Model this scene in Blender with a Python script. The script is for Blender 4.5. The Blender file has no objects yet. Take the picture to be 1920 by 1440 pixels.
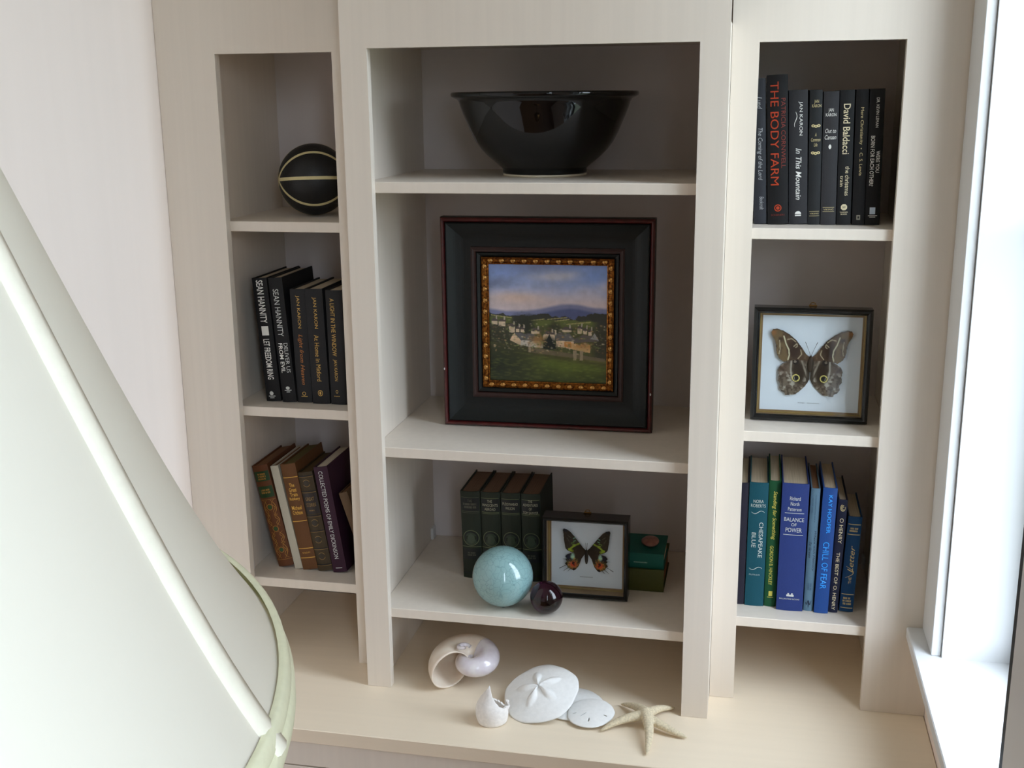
import bpy, bmesh, math, random
import numpy as np
from mathutils import Matrix, Vector, noise as mnoise
random.seed(7)
S = bpy.context.scene
COL = S.collection

# ------------------------------------------------------------------ camera, world, light, exposure
def cam_matrix(loc, pitch, roll, yaw):
    R = Matrix.Rotation(yaw, 3, 'Z') @ Matrix.Rotation(-pitch, 3, 'X') @ Matrix.Rotation(roll, 3, 'Y')
    r, f, u = R.col[0], R.col[1], R.col[2]
    M = Matrix(((r.x, u.x, -f.x, loc[0]), (r.y, u.y, -f.y, loc[1]), (r.z, u.z, -f.z, loc[2]), (0, 0, 0, 1)))
    return M
cd = bpy.data.cameras.new('camera')
cam = bpy.data.objects.new('camera', cd); COL.objects.link(cam)
cam.matrix_world = cam_matrix((0.7191, -2.0990, 1.2091), 0.2436, 0.0102, 0.2113)
cd.sensor_width = 36.0; cd.lens = 36.0 * 2145.41 / 1920.0; cd.clip_start = 0.05
S.camera = cam

world = bpy.data.worlds.new('overcast_sky'); S.world = world
world.use_nodes = True
wn = world.node_tree.nodes; wl = world.node_tree.links; bg = wn['Background']
wtc = wn.new('ShaderNodeTexCoord'); wsp = wn.new('ShaderNodeSeparateXYZ'); wrp = wn.new('ShaderNodeValToRGB')
wl.new(wtc.outputs['Generated'], wsp.inputs[0]); wl.new(wsp.outputs['Z'], wrp.inputs[0]); wl.new(wrp.outputs['Color'], bg.inputs['Color'])
wrp.color_ramp.elements[0].position = 0.0; wrp.color_ramp.elements[0].color = (0.10, 0.12, 0.10, 1)      # lawn and trees
wrp.color_ramp.elements[1].position = 0.12; wrp.color_ramp.elements[1].color = (0.79, 0.87, 1.0, 1)      # even overcast sky
bg.inputs[1].default_value = 12.8

def portal(name, loc, rot, sx, sy):
    l = bpy.data.lights.new(name, 'AREA'); l.shape = 'RECTANGLE'; l.size = sx; l.size_y = sy
    l.cycles.is_portal = True
    o = bpy.data.objects.new(name, l); COL.objects.link(o); o.location = loc; o.rotation_euler = rot
    return o
WIN = [(-0.62, -0.034, 0.1924, 2.45), (-3.25, -2.1, 0.1924, 2.45)]
for i, (y0, y1, z0, z1) in enumerate(WIN):
    portal('window_right_offscreen', (1.33, (y0 + y1) / 2, (z0 + z1) / 2), (0, math.pi / 2, 0), z1 - z0, y1 - y0)

S.view_settings.view_transform = 'Standard'
S.view_settings.look = 'None'
S.view_settings.gamma = 1.0
S.view_settings.use_curve_mapping = False
S.view_settings.exposure = 0.0
S.cycles.max_bounces = 12; S.cycles.diffuse_bounces = 8; S.cycles.glossy_bounces = 5
S.cycles.transmission_bounces = 8; S.cycles.transparent_max_bounces = 10
S.cycles.caustics_reflective = False; S.cycles.caustics_refractive = False
S.cycles.sample_clamp_indirect = 6.0

# ------------------------------------------------------------------ helpers
def lin(c):
    return tuple((v / 255 / 12.92) if v / 255 <= 0.04045 else ((v / 255 + 0.055) / 1.055) ** 2.4 for v in c)
MATS = {}
def mat(name, rgb, rough=0.5, metal=0.0, spec=0.5, var=0.0, vscale=(30, 30, 30), bump=0.0, bscale=None, coat=0.0, trans=0.0, ior=1.45, second=None, detail=3.0, attr=None):
    """procedural principled material; rgb in 0..255 sRGB; var mixes towards a darker tone (or `second`) by noise"""
    if name in MATS: return MATS[name]
    m = bpy.data.materials.new(name); m.use_nodes = True; MATS[name] = m
    nt = m.node_tree; b = nt.nodes['Principled BSDF']
    c = lin(rgb)
    b.inputs['Base Color'].default_value = (*c, 1)
    b.inputs['Roughness'].default_value = rough; b.inputs['Metallic'].default_value = metal
    b.inputs['Specular IOR Level'].default_value = spec
    b.inputs['Coat Weight'].default_value = coat; b.inputs['Coat Roughness'].default_value = 0.05
    b.inputs['Transmission Weight'].default_value = trans; b.inputs['IOR'].default_value = ior
    if attr:
        a = nt.nodes.new('ShaderNodeVertexColor'); a.layer_name = attr
        nt.links.new(a.outputs['Color'], b.inputs['Base Color'])
    if var or bump:
        tc = nt.nodes.new('ShaderNodeTexCoord'); mp = nt.nodes.new('ShaderNodeMapping')
        mp.inputs['Scale'].default_value = vscale
        nz = nt.nodes.new('ShaderNodeTexNoise'); nz.inputs['Scale'].default_value = 1.0; nz.inputs['Detail'].default_value = detail
        nt.links.new(tc.outputs['Object'], mp.inputs['Vector']); nt.links.new(mp.outputs['Vector'], nz.inputs['Vector'])
        if var and not attr:
            rp = nt.nodes.new('ShaderNodeMapRange'); rp.inputs[1].default_value = 0.3; rp.inputs[2].default_value = 0.7
            mx = nt.nodes.new('ShaderNodeMix'); mx.data_type = 'RGBA'
            mx.inputs[6].default_value = (*c, 1)
            d = lin(second) if second else tuple(v * (1 - var) for v in c)
            mx.inputs[7].default_value = (*d, 1)
            nt.links.new(nz.outputs['Fac'], rp.inputs[0]); nt.links.new(rp.outputs[0], mx.inputs[0])
            nt.links.new(mx.outputs[2], b.inputs['Base Color'])
        if bump:
            bp = nt.nodes.new('ShaderNodeBump'); bp.inputs['Strength'].default_value = bump; bp.inputs['Distance'].default_value = 0.002
            nt.links.new(nz.outputs['Fac'], bp.inputs['Height']); nt.links.new(bp.outputs['Normal'], b.inputs['Normal'])
    return m

CREAM = mat('cream_cabinet_paint', (225, 215, 202), 0.38, var=0.045, vscale=(70, 70, 1.2), spec=0.4)
CREAMTOP = mat('cream_counter_laminate', (235, 220, 197), 0.42, var=0.03, vscale=(2, 60, 60), spec=0.4)
WALLP = mat('pale_wall_paint', (244, 233, 225), 0.85, var=0.02, vscale=(30, 30, 1.5), spec=0.2)
BACKP = mat('pale_back_panel_paint', (214, 206, 204), 0.7, var=0.02, vscale=(20, 20, 20), spec=0.25)
WHITE = mat('white_trim_paint', (212, 213, 213), 0.4, var=0.01, vscale=(10, 10, 10))
CEIL = mat('ceiling_paint', (240, 238, 234), 0.9, var=0.01, vscale=(8, 8, 8))
FLOOR = mat('wood_floor', (150, 112, 78), 0.4, var=0.3, vscale=(40, 2, 10))
DARK = mat('dark_rubber_gasket', (14, 16, 20), 0.4)

def link(o, parent=None):
    COL.objects.link(o)
    if parent is not None: o.parent = parent
    return o
def tag(o, label=None, cat=None, group=None, kind=None):
    if label: o['label'] = label
    if cat: o['category'] = cat
    if group: o['group'] = group
    if kind: o['kind'] = kind
    return o
def empty(name, loc=(0, 0, 0), rot=(0, 0, 0), label=None, cat=None, group=None):
    o = bpy.data.objects.new(name, None); o.empty_display_size = 0.02
    link(o); o.location = loc; o.rotation_euler = rot
    return tag(o, label, cat, group)
def mesh_obj(name, verts, faces, material, parent=None, smooth=False, colors=None):
    me = bpy.data.meshes.new(name); me.from_pydata([tuple(v) for v in verts], [], faces); me.update()
    if material: me.materials.append(material)
    if colors is not None:
        at = me.color_attributes.new('col', 'FLOAT_COLOR', 'POINT')
        at.data.foreach_set('color', np.asarray(colors, dtype=np.float32).ravel())
    if smooth: me.polygons.foreach_set('use_smooth', [True] * len(me.polygons))
    return link(bpy.data.objects.new(name, me), parent)
def bm_obj(name, bm, material, parent=None, smooth=False):
    me = bpy.data.meshes.new(name); bm.to_mesh(me); bm.free()
    me.materials.append(material)
    if smooth: me.polygons.foreach_set('use_smooth', [True] * len(me.polygons))
    return link(bpy.data.objects.new(name, me), parent)
BOXF = [(0, 3, 2, 1), (4, 5, 6, 7), (0, 1, 5, 4), (1, 2, 6, 5), (2, 3, 7, 6), (3, 0, 4, 7)]
def box_vf(x0, x1, y0, y1, z0, z1, base=0):
    v = [(x0, y0, z0), (x1, y0, z0), (x1, y1, z0), (x0, y1, z0), (x0, y0, z1), (x1, y0, z1), (x1, y1, z1), (x0, y1, z1)]
    return v, [tuple(i + base for i in f) for f in BOXF]
def box(name, x0, x1, y0, y1, z0, z1, material, parent=None, bevel=0.0, seg=1):
    v, f = box_vf(x0, x1, y0, y1, z0, z1)
    if not bevel: return mesh_obj(name, v, f, material, parent)
    bm = bmesh.new(); bv = [bm.verts.new(p) for p in v]
    for q in f: bm.faces.new([bv[i] for i in q])
    bmesh.ops.bevel(bm, geom=bm.edges[:], offset=bevel, segments=seg, affect='EDGES', profile=0.5)
    return bm_obj(name, bm, material, parent)
def boxes(name, lst, material, parent=None):
    V, F = [], []
    for b in lst:
        v, f = box_vf(*b, base=len(V)); V += v; F += f
    return mesh_obj(name, V, F, material, parent)
def lathe(name, prof, material, parent=None, n=64, loc=(0, 0, 0)):
    """prof: list of (r, z); revolved about Z"""
    V, F, rows = [], [], []
    for r, z in prof:
        if r < 1e-6:
            rows.append([len(V)]); V.append((loc[0], loc[1], loc[2] + z))
        else:
            rows.append(list(range(len(V), len(V) + n)))
            V += [(loc[0] + r * math.cos(2 * math.pi * i / n), loc[1] + r * math.sin(2 * math.pi * i / n), loc[2] + z) for i in range(n)]
    for a, b in zip(rows, rows[1:]):
        for i in range(n):
            j = (i + 1) % n
            if len(a) == 1 and len(b) == 1: continue
            if len(a) == 1: F.append((a[0], b[j], b[i]))
            elif len(b) == 1: F.append((a[i], a[j], b[0]))
            else: F.append((a[i], a[j], b[j], b[i]))
    return mesh_obj(name, V, F, material, parent, smooth=True)
def sphere(name, c, r, material, parent=None, nu=48, nv=24, sc=(1, 1, 1)):
    V, F = [(0, 0, -1)], []
    for i in range(1, nv):
        t = -math.pi / 2 + math.pi * i / nv
        V += [(math.cos(t) * math.cos(2 * math.pi * j / nu), math.cos(t) * math.sin(2 * math.pi * j / nu), math.sin(t)) for j in range(nu)]
    V.append((0, 0, 1)); last = len(V) - 1
    for j in range(nu):
        k = (j + 1) % nu
        F.append((0, 1 + k, 1 + j)); F.append((last, last - nu + j, last - nu + k))
        for i in range(nv - 2):
            a = 1 + i * nu
            F.append((a + j, a + k, a + nu + k, a + nu + j))
    V = [(c[0] + r * sc[0] * x, c[1] + r * sc[1] * y, c[2] + r * sc[2] * z) for x, y, z in V]
    return mesh_obj(name, V, F, material, parent, smooth=True)
def tube(name, pts, rad, material, parent=None, n=8, closed=False):
    P = [Vector(p) for p in pts]; V, F = [], []
    m = len(P)
    R = rad if isinstance(rad, (list, tuple)) else [rad] * m
    up = Vector((0, 0, 1))
    for i, p in enumerate(P):
        t = (P[(i + 1) % m] - P[i - 1]) if closed else (P[min(i + 1, m - 1)] - P[max(i - 1, 0)])
        t.normalize()
        a = t.cross(up)
        if a.length < 1e-3: a = t.cross(Vector((1, 0, 0)))
        a.normalize(); b = a.cross(t)
        for k in range(n):
            q = p + (a * math.cos(2 * math.pi * k / n) + b * math.sin(2 * math.pi * k / n)) * R[i]
            V.append(tuple(q))
    for i in range(m if closed else m - 1):
        for k in range(n):
            a0, b0 = i * n, ((i + 1) % m) * n
            F.append((a0 + k, b0 + k, b0 + (k + 1) % n, a0 + (k + 1) % n))
    if not closed:
        F.append(tuple(range(n))[::-1]); F.append(tuple(range((m - 1) * n, m * n)))
    return mesh_obj(name, V, F, material, parent, smooth=True)
def text_vf(s, italic=0.0, bold=0.0, spacing=1.0, lines=1.0):
    cu = bpy.data.curves.new('t', 'FONT'); cu.body = s; cu.size = 1; cu.shear = italic; cu.offset = bold
    cu.space_character = spacing; cu.space_line = lines; cu.resolution_u = 3; cu.align_x = 'CENTER' if '\n' in s else 'LEFT'
    ob = bpy.data.objects.new('t', cu)
    me = bpy.data.meshes.new_from_object(ob)
    V = np.array([v.co[:2] for v in me.vertices], dtype=float).reshape(-1, 2)
    F = [tuple(p.vertices) for p in me.polygons]
    bpy.data.objects.remove(ob); bpy.data.curves.remove(cu); bpy.data.meshes.remove(me)
    if len(V):
        lo, hi = V.min(0), V.max(0); V = (V - lo) / np.maximum(hi - lo, 1e-6) - 0.5
    return V, F

# ------------------------------------------------------------------ dimensions solved from the photograph (metres)
W, SW, ZT, ZB = 0.61, 0.052, 1.304, 1.318
T, D, OV, TH = 0.02, 0.44, 0.0236, 0.021
YS = 0.092                    # front plane of the two side bookcases
XL, XWALL = -0.4766, 1.088
CS = (1.0583, 0.5271, 0.1741)  # shelf tops, middle bookcase
LS = (0.9702, 0.5730, 0.1775)
RS = (0.9697, 0.5714, 0.1750)
XL0, XL1, XR0, XR1 = -0.3489, -0.1035, 0.7113, 0.9645
ZC, ZF = 2.6, -0.62          # ceiling, floor

# ------------------------------------------------------------------ room shell
tag(box('floor', -3.3, 1.4, -4.95, 0.62, ZF - 0.1, ZF, FLOOR), kind='structure')
tag(box('ceiling', -3.3, 1.4, -4.95, 0.62, ZC, ZC + 0.1, CEIL), kind='structure')
tag(box('wall_back', XL, XWALL, D + 0.022, D + 0.15, ZF, ZC, WALLP), kind='structure')
tag(box('wall_left', XL - 0.12, XL, -1.35, D + 0.15, ZF, ZC, WALLP), kind='structure')
tag(box('wall_corner', -3.15, XL - 0.12, -1.35, -1.23, ZF, ZC, WALLP), kind='structure')
tag(box('wall_far', -3.3, -3.15, -4.8, -1.23, ZF, ZC, WALLP), kind='structure')
tag(box('wall_rear', -3.15, XWALL, -4.95, -4.8, ZF, ZC, WALLP), kind='structure')
wr = []; yprev = 0.59
for (y0, y1, z0, z1) in WIN:
    y1w = y1 + 0.012; y0w = y0 - 0.012
    wr += [(XWALL, 1.27, y1w, yprev, ZF, ZC), (XWALL, 1.27, y0w, y1w, ZF, z0 - 0.024), (XWALL, 1.27, y0w, y1w, z1 + 0.012, ZC)]
    yprev = y0w
wr.append((XWALL, 1.27, -4.95, yprev, ZF, ZC))
tag(boxes('wall_right', wr, WALLP), kind='structure')

def glass_mat():
    m = bpy.data.materials.new('clear_window_glass'); m.use_nodes = True; nt = m.node_tree
    nt.nodes.clear()
    out = nt.nodes.new('ShaderNodeOutputMaterial'); mx = nt.nodes.new('ShaderNodeMixShader'); tr = nt.nodes.new('ShaderNodeBsdfTransparent')
    gl = nt.nodes.new('ShaderNodeBsdfGlossy'); fr = nt.nodes.new('ShaderNodeFresnel')
    fr.inputs['IOR'].default_value = 1.45; gl.inputs['Roughness'].default_value = 0.02
    tr.inputs[0].default_value = (0.96, 0.98, 0.98, 1)
    ge = nt.nodes.new('ShaderNodeNewGeometry'); inv_ = nt.nodes.new('ShaderNodeMath'); inv_.operation = 'SUBTRACT'; inv_.inputs[0].default_value = 1.0; mu = nt.nodes.new('ShaderNodeMath'); mu.operation = 'MULTIPLY'
    nt.links.new(ge.outputs['Backfacing'], inv_.inputs[1]); nt.links.new(fr.outputs[0], mu.inputs[0]); nt.links.new(inv_.outputs[0], mu.inputs[1])   # reflect once, at the outer face
    nt.links.new(mu.outputs[0], mx.inputs[0]); nt.links.new(tr.outputs[0], mx.inputs[1]); nt.links.new(gl.outputs[0], mx.inputs[2])
    nt.links.new(mx.outputs[0], out.inputs[0])
    return m
GLASS = glass_mat()

def right_window(n, y0, y1, z0, z1):
    w = tag(empty('window_%d' % n, (1.22, (y0 + y1) / 2, z0)), kind='structure')
    w.name = 'window_%d' % n
    def P(name, b, m, bev=0.0):
        o = box(name, *b, m, None, bevel=bev); o.parent = w; o.matrix_parent_inverse = Matrix.Translation((-1.22, -(y0 + y1) / 2, -z0)); return o
    P('side_jamb', (1.0885, 1.27, y1, y1 + 0.0115, z0, z1), WHITE); P('side_jamb', (1.0885, 1.27, y0 - 0.0115, y0, z0, z1), WHITE)
    P('head_jamb', (1.0885, 1.27, y0, y1, z1, z1 + 0.0115), WHITE)
    P('window_stool', (1.0406, 1.27, y0 - 0.14, min(y1 + 0.1245, YS - 0.001), z0 - 0.0225, z0), WHITE, 0.002)
    P('casing', (1.0705, 1.0875, y1 + 0.007, min(y1 + 0.1245, YS - 0.001), z0 + 0.0005, z1 + 0.115), WHITE, 0.001)
    P('casing', (1.0705, 1.0875, y0 - 0.12, y0 - 0.007, z0 + 0.0005, z1 + 0.115), WHITE, 0.001)
    P('head_casing', (1.0705, 1.0875, y0 - 0.0068, y1 + 0.0068, z1 + 0.007, z1 + 0.115), WHITE, 0.001)
    g = 0.012
    for nm, m, xa, xb, g0, g1 in (('gasket', DARK, 1.211, 1.2225, 0.0, 0.011), ('sash', WHITE, 1.223, 1.262, 0.001, 0.05)):
        ya, yb, za, zb = y0 + g0, y1 - g0, z0 + g0, z1 - g0
        d = g1
        V, F = [], []
        for b in ((xa, xb, ya, ya + d, za, zb), (xa, xb, yb - d, yb, za, zb), (xa, xb, ya + d, yb - d, za, za + d), (xa, xb, ya + d, yb - d, zb - d, zb)):
            v, f = box_vf(*b, base=len(V)); V += v; F += f
        o = mesh_obj(nm, V, F, m); o.parent = w; o.matrix_parent_inverse = Matrix.Translation((-1.22, -(y0 + y1) / 2, -z0))
    P('glass_pane', (1.238, 1.242, y0 + 0.051, y1 - 0.051, z0 + 0.051, z1 - 0.051), GLASS)
    zz = z0 + (z1 - z0) * 0.36
    P('muntin', (1.2265, 1.2365, y0 + 0.051, y1 - 0.051, zz - 0.012, zz + 0.012), WHITE)
for i, a in enumerate(WIN): right_window(i + 1, *a)
# casement sash of the first window standing ajar into the room
w1 = bpy.data.objects['window_1']; bpy.context.view_layer.update()
A_, B_ = Vector((1.119, -0.420, 0.197)), Vector((1.203, -0.616, 0.197)); Ls = (B_ - A_).length
Ms = w1.matrix_world.inverted() @ Matrix.Translation(A_) @ Matrix.Rotation(math.atan2(B_.y - A_.y, B_.x - A_.x), 4, 'Z')
Hs = 1.72
os_ = boxes('open_sash', [(0.012, 0.055, 0, 0.03, 0, Hs), (Ls - 0.045, Ls, 0, 0.03, 0, Hs), (0.055, Ls - 0.045, 0, 0.03, 0, 0.05), (0.055, Ls - 0.045, 0, 0.03, Hs - 0.05, Hs)], WHITE, w1); os_.matrix_local = Ms
box('edge_gasket', 0.0, 0.0118, -0.004, 0.034, 0, Hs, DARK, os_); box('glass_pane', 0.055, Ls - 0.045, 0.012, 0.016, 0.05, Hs - 0.05, GLASS, os_)

# ------------------------------------------------------------------ built-in bookcases
def bookcase(name, label, xa, xb, x0, x1, yf, zt, shelves, inl, inr):
    """xa..xb overall width, x0..x1 opening in the face, inl/inr inner faces of the box"""
    o = empty(name, ((xa + xb) / 2, yf, 0), label=label, cat='bookcase')
    inv = Matrix.Translation((-(xa + xb) / 2, -yf, 0))
    def P(nm, b, m, bev=0.0):
        q = box(nm, *b, m, None, bevel=bev); q.parent = o; q.matrix_parent_inverse = inv; return q
    e = 0.0003
    P('stile', (xa + e, x0, yf, yf + T, 0.0005, zt), CREAM); P('stile', (x1, xb - e, yf, yf + T, 0.0005, zt), CREAM)
    P('fascia', (xa + e, xb - e, yf, yf + T, zt, ZC - 0.001), CREAM)
    P('side_panel', (xa + e, inl, yf + T + e, D, 0.0005, ZB), CREAM, 0); P('side_panel', (inr, xb - e, yf + T + e, D, 0.0005, ZB), CREAM, 0)
    P('top_panel', (xa + e, xb - e, yf + T + e, D, ZB + e, ZB + 0.02), CREAM, 0)
    P('back_panel', (xa + e, xb - e, D + e, D + 0.018, 0.0005, ZB + 0.02), BACKP, 0)
    for z in shelves:
        P('shelf', (inl + e, inr - e, yf + T + e, D - e, z - TH, z), CREAM, 0.001)
    zc = shelves[2]
    P('shelf_clip', (inl + e, inl + 0.007, D - 0.035, D - 0.012, zc + 0.0005, zc + 0.03), WHITE, 0.001)
    P('shelf_clip', (inr - 0.007, inr - e, D - 0.035, D - 0.012, zc + 0.0005, zc + 0.03), WHITE, 0.001)
    P('shelf_clip', (inl + e, inl + 0.006, yf + 0.045, yf + 0.06, zc + 0.0005, zc + 0.022), WHITE, 0.001)
    return o
bookcase('bookcase', 'wide cream built-in bookcase standing proud between two narrow ones', -SW, W + SW, 0.0, W, 0.0, ZT, CS, -OV, W + OV)
bookcase('bookcase', 'narrow cream bookcase in the corner of the blank wall, with the basketball on top shelf', XL + 0.0005, -SW, XL0, XL1, YS, 1.3026, LS, XL0 - OV, XL1 + OV)
bookcase('bookcase', 'narrow cream bookcase beside the window with the owl butterfly case', W + SW, XWALL - 0.0005, XR0, XR1, YS, 1.3053, RS, XR0 - OV, XR1 + OV)
ct = box('countertop', XL + 0.001, XWALL - 0.001, -0.1922, D, -0.0305, 0.0, CREAMTOP, bevel=0.0015)
tag(ct, 'long cream countertop that the bookcases stand on, with seashells along it', 'countertop')
bc = empty('base_cabinet', ((XL + XWALL) / 2, -0.175, ZF), label='cream base cabinet under the long countertop', cat='cabinet')
inv = Matrix.Translation((-(XL + XWALL) / 2, 0.175, -ZF))
def P(nm, b, m, bev=0.001):
    q = box(nm, *b, m, None, bevel=bev); q.parent = bc; q.matrix_parent_inverse = inv; return q
P('carcass', (XL + 0.002, XWALL - 0.002, -0.168, D, ZF + 0.001, -0.031), CREAM, 0)
P('rail', (XL + 0.002, XWALL - 0.002, -0.188, -0.1685, -0.084, -0.0306), CREAM)
P('kick_board', (XL + 0.002, XWALL - 0.002, -0.178, -0.1685, ZF + 0.001, ZF + 0.08), CREAM)
nd = 4; wd = (XWALL - XL - 0.004) / nd
for i in range(nd):
    xa = XL + 0.002 + i * wd
    d = P('door', (xa + 0.002, xa + wd - 0.002, -0.188, -0.1685, ZF + 0.085, -0.087), CREAM)
    sphere('knob', (xa + (wd - 0.05 if i % 2 == 0 else 0.05), -0.199, -0.17), 0.0105, mat('brushed_nickel', (170, 168, 160), 0.3, metal=1.0), d, 20, 10)

# ------------------------------------------------------------------ books
PAGE = mat('cream_page_block', (205, 190, 165), 0.9, var=0.25, vscale=(900, 8, 8), spec=0.1)
PAGEB = mat('browned_page_block', (150, 112, 84), 0.9, var=0.25, vscale=(900, 8, 8), spec=0.1)
INK = {}
def ink(rgb, rough=0.4, metal=0.0):
    k = 'ink_%d_%d_%d_%d' % (*rgb, int(metal * 10)); return mat(k, rgb, rough, metal=metal)
WHITEI, SILVER, GOLD, PALEG = ink((232, 232, 226)), ink((205, 208, 205)), ink((205, 165, 85)), ink((205, 190, 140))
def cloth(rgb, rough=0.6):
    return mat('book_cloth_%d_%d_%d' % rgb, rgb, rough, var=0.12, vscale=(700, 700, 700), bump=0.12, spec=0.35)

class Book:
    def __init__(s, label, group, x, y, z, w, h, d, lean, cover, page=PAGE, sag=0.0022, bt=0.0026, rough=0.6, yaw=0.0):
        s.w, s.h, s.d, s.sag = w, h, d, sag
        s.m = cloth(cover, rough)
        # lean > 0 tips the top to the right: the book then stands on its right bottom edge
        o = empty('book', (x, y, z), label=label, cat='book', group=group); s.o = o
        if lean <= 0:
            o.matrix_world = Matrix.Translation((x, y, z + 0.0004)) @ Matrix.Rotation(yaw, 4, 'Z') @ Matrix.Rotation(lean, 4, 'Y')
        else:
            o.matrix_world = Matrix.Translation((x + w, y, z + 0.0004)) @ Matrix.Rotation(yaw, 4, 'Z') @ Matrix.Rotation(lean, 4, 'Y') @ Matrix.Translation((-w, 0, 0))
        n = 9
        outer = [(0, d)] + [(w * i / (n - 1), s.sy(w * i / (n - 1))) for i in range(n)] + [(w, d)]
        inner = [(bt, d)] + [(bt + (w - 2 * bt) * i / (n - 1), max(s.sy(w * i / (n - 1)), 0) + bt) for i in range(n)] + [(w - bt, d)]
        V = []; F = []; m = len(outer)
        for zz in (0, h):
            V += [(a, b, zz) for a, b in outer] + [(a, b, zz) for a, b in inner]
        k = 2 * m
        for i in range(m - 1):
            F.append((i, i + 1, k + i + 1, k + i)); F.append((m + i + 1, m + i, k + m + i, k + m + i + 1))
            F.append((i + 1, i, m + i, m + i + 1)); F.append((k + i, k + i + 1, k + m + i + 1, k + m + i))
        for i in (0, m - 1): F.append((i, k + i, k + m + i, m + i) if i == 0 else (k + i, i, m + i, k + m + i))
        mesh_obj('cover', V, F, s.m, o)
        box('page_block', bt + 0.0002, w - bt - 0.0002, sag + bt + 0.0002, d - 0.004, 0.003, h - 0.0035, page, o)
    def sy(s, x):
        return s.sag * (2 * x / s.w - 1) ** 2
    def put(s, name, V, F, m, eps=0.0005):
        """V in spine coordinates (across 0..w, up 0..h); bends onto the rounded spine"""
        V = [(a, s.sy(min(max(a, 0), s.w)) - eps, b) for a, b in V]
        return mesh_obj(name, V, F, m, s.o)
    def text(s, t, f0, f1, m, cx=0.5, cw=0.42, name='title_lettering', it=0.0, bold=0.0, up=False, horiz=False, lines=1.0, spacing=1.0):
        """f0..f1: span from the top as a fraction of the height; cx, cw: centre and width across the spine"""
        V, F = text_vf(t, it, bold, spacing, lines)
        za, zb = s.h * (1 - f0), s.h * (1 - f1); zc = (za + zb) / 2; L = za - zb
        out = []
        for a, b in V:
            if horiz: out.append((s.w * cx + a * cw * s.w, zc + b * L))
            elif up: out.append((s.w * cx - b * cw * s.w, zc + a * L))
            else: out.append((s.w * cx + b * cw * s.w, zc - a * L))
        if up or horiz or True:
            return s.put(name, out, F, m)
    def band(s, f0, f1, m, x0=0.0, x1=1.0, name='spine_band', eps=0.0003):
        n = 9; V, F = [], []
        for i in range(n):
            x = s.w * (x0 + (x1 - x0) * i / (n - 1)); V += [(x, s.h * (1 - f1)), (x, s.h * (1 - f0))]
        for i in range(n - 1): F.append((2 * i, 2 * i + 2, 2 * i + 3, 2 * i + 1))
        return s.put(name, V, F, m, eps)
    def dashes(s, f0, f1, n, m, cx=0.5, cw=0.6, name='small_lettering', vert=False, eps=0.0005):
        """n rows of tiny strokes: lettering too small and worn to read"""
        V, F = [], []; rs = random.Random(int(f0 * 1000) + n)
        def quad(a0, a1, b0, b1):
            k = len(V); V.extend([(a0, b0), (a1, b0), (a1, b1), (a0, b1)]); F.append((k, k + 1, k + 2, k + 3))
        za, zb = s.h * (1 - f0), s.h * (1 - f1); xa, xb = s.w * (cx - cw / 2), s.w * (cx + cw / 2)
        for r in range(n):
            if vert:
                x0_ = xa + (xb - xa) * (r + 0.15) / n; x1_ = xa + (xb - xa) * (r + 0.85) / n; z_ = za
                while z_ > zb + 0.002: d_ = 0.0008 + 0.0012 * rs.random(); quad(x0_, x1_, z_ - d_, z_); z_ -= d_ + 0.0007 + (0.002 if rs.random() < 0.2 else 0)
            else:
                z1_ = za + (zb - za) * (r + 0.15) / n; z0_ = za + (zb - za) * (r + 0.85) / n; e_ = (xb - xa) * 0.12 * rs.random(); x_ = xa + e_
                while x_ < xb - e_ - 0.001: d_ = 0.0006 + 0.0010 * rs.random(); quad(x_, x_ + d_, z0_, z1_); x_ += d_ + 0.0006 + (0.0012 if rs.random() < 0.15 else 0)
        return s.put(name, V, F, m, eps)
    def ring(s, f, r0, r1, m, cx=0.5, name='emblem', n=24, sz=1.0, a0=0, a1=2 * math.pi, eps=0.0005):
        """r0, r1 in metres; r0 = 0 gives a disc"""
        V, F = [], []; zc = s.h * (1 - f)
        for i in range(n + 1):
            a = a0 + (a1 - a0) * i / n
            V += [(s.w * cx + r0 * math.cos(a), zc + r0 * sz * math.sin(a)), (s.w * cx + r1 * math.cos(a), zc + r1 * sz * math.sin(a))]
        for i in range(n): F.append((2 * i, 2 * i + 1, 2 * i + 3, 2 * i + 2))
        return s.put(name, V, F, m, eps)
    def curve(s, pts, wid, m, name='flourish'):
        """pts in (across fraction, height fraction from top)"""
        P = [Vector((a * s.w, s.h * (1 - b))) for a, b in pts]; V, F = [], []
        for i, p in enumerate(P):
            t = P[min(i + 1, len(P) - 1)] - P[max(i - 1, 0)]; t.normalize(); nrm = Vector((-t.y, t.x))
            k = wid * (0.35 + 0.65 * math.sin(math.pi * (i + 0.5) / len(P)))
            V += [tuple(p + nrm * k), tuple(p - nrm * k)]
        for i in range(len(P) - 1): F.append((2 * i, 2 * i + 1, 2 * i + 3, 2 * i + 2))
        return s.put(name, V, F, m)

def swash(cx, amp, f0, f1, n=14, ph=0.0):
    return [(cx + amp * math.sin(ph + 2 * math.pi * i / (n - 1) * 0.85), f0 + (f1 - f0) * i / (n - 1)) for i in range(n)]

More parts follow.
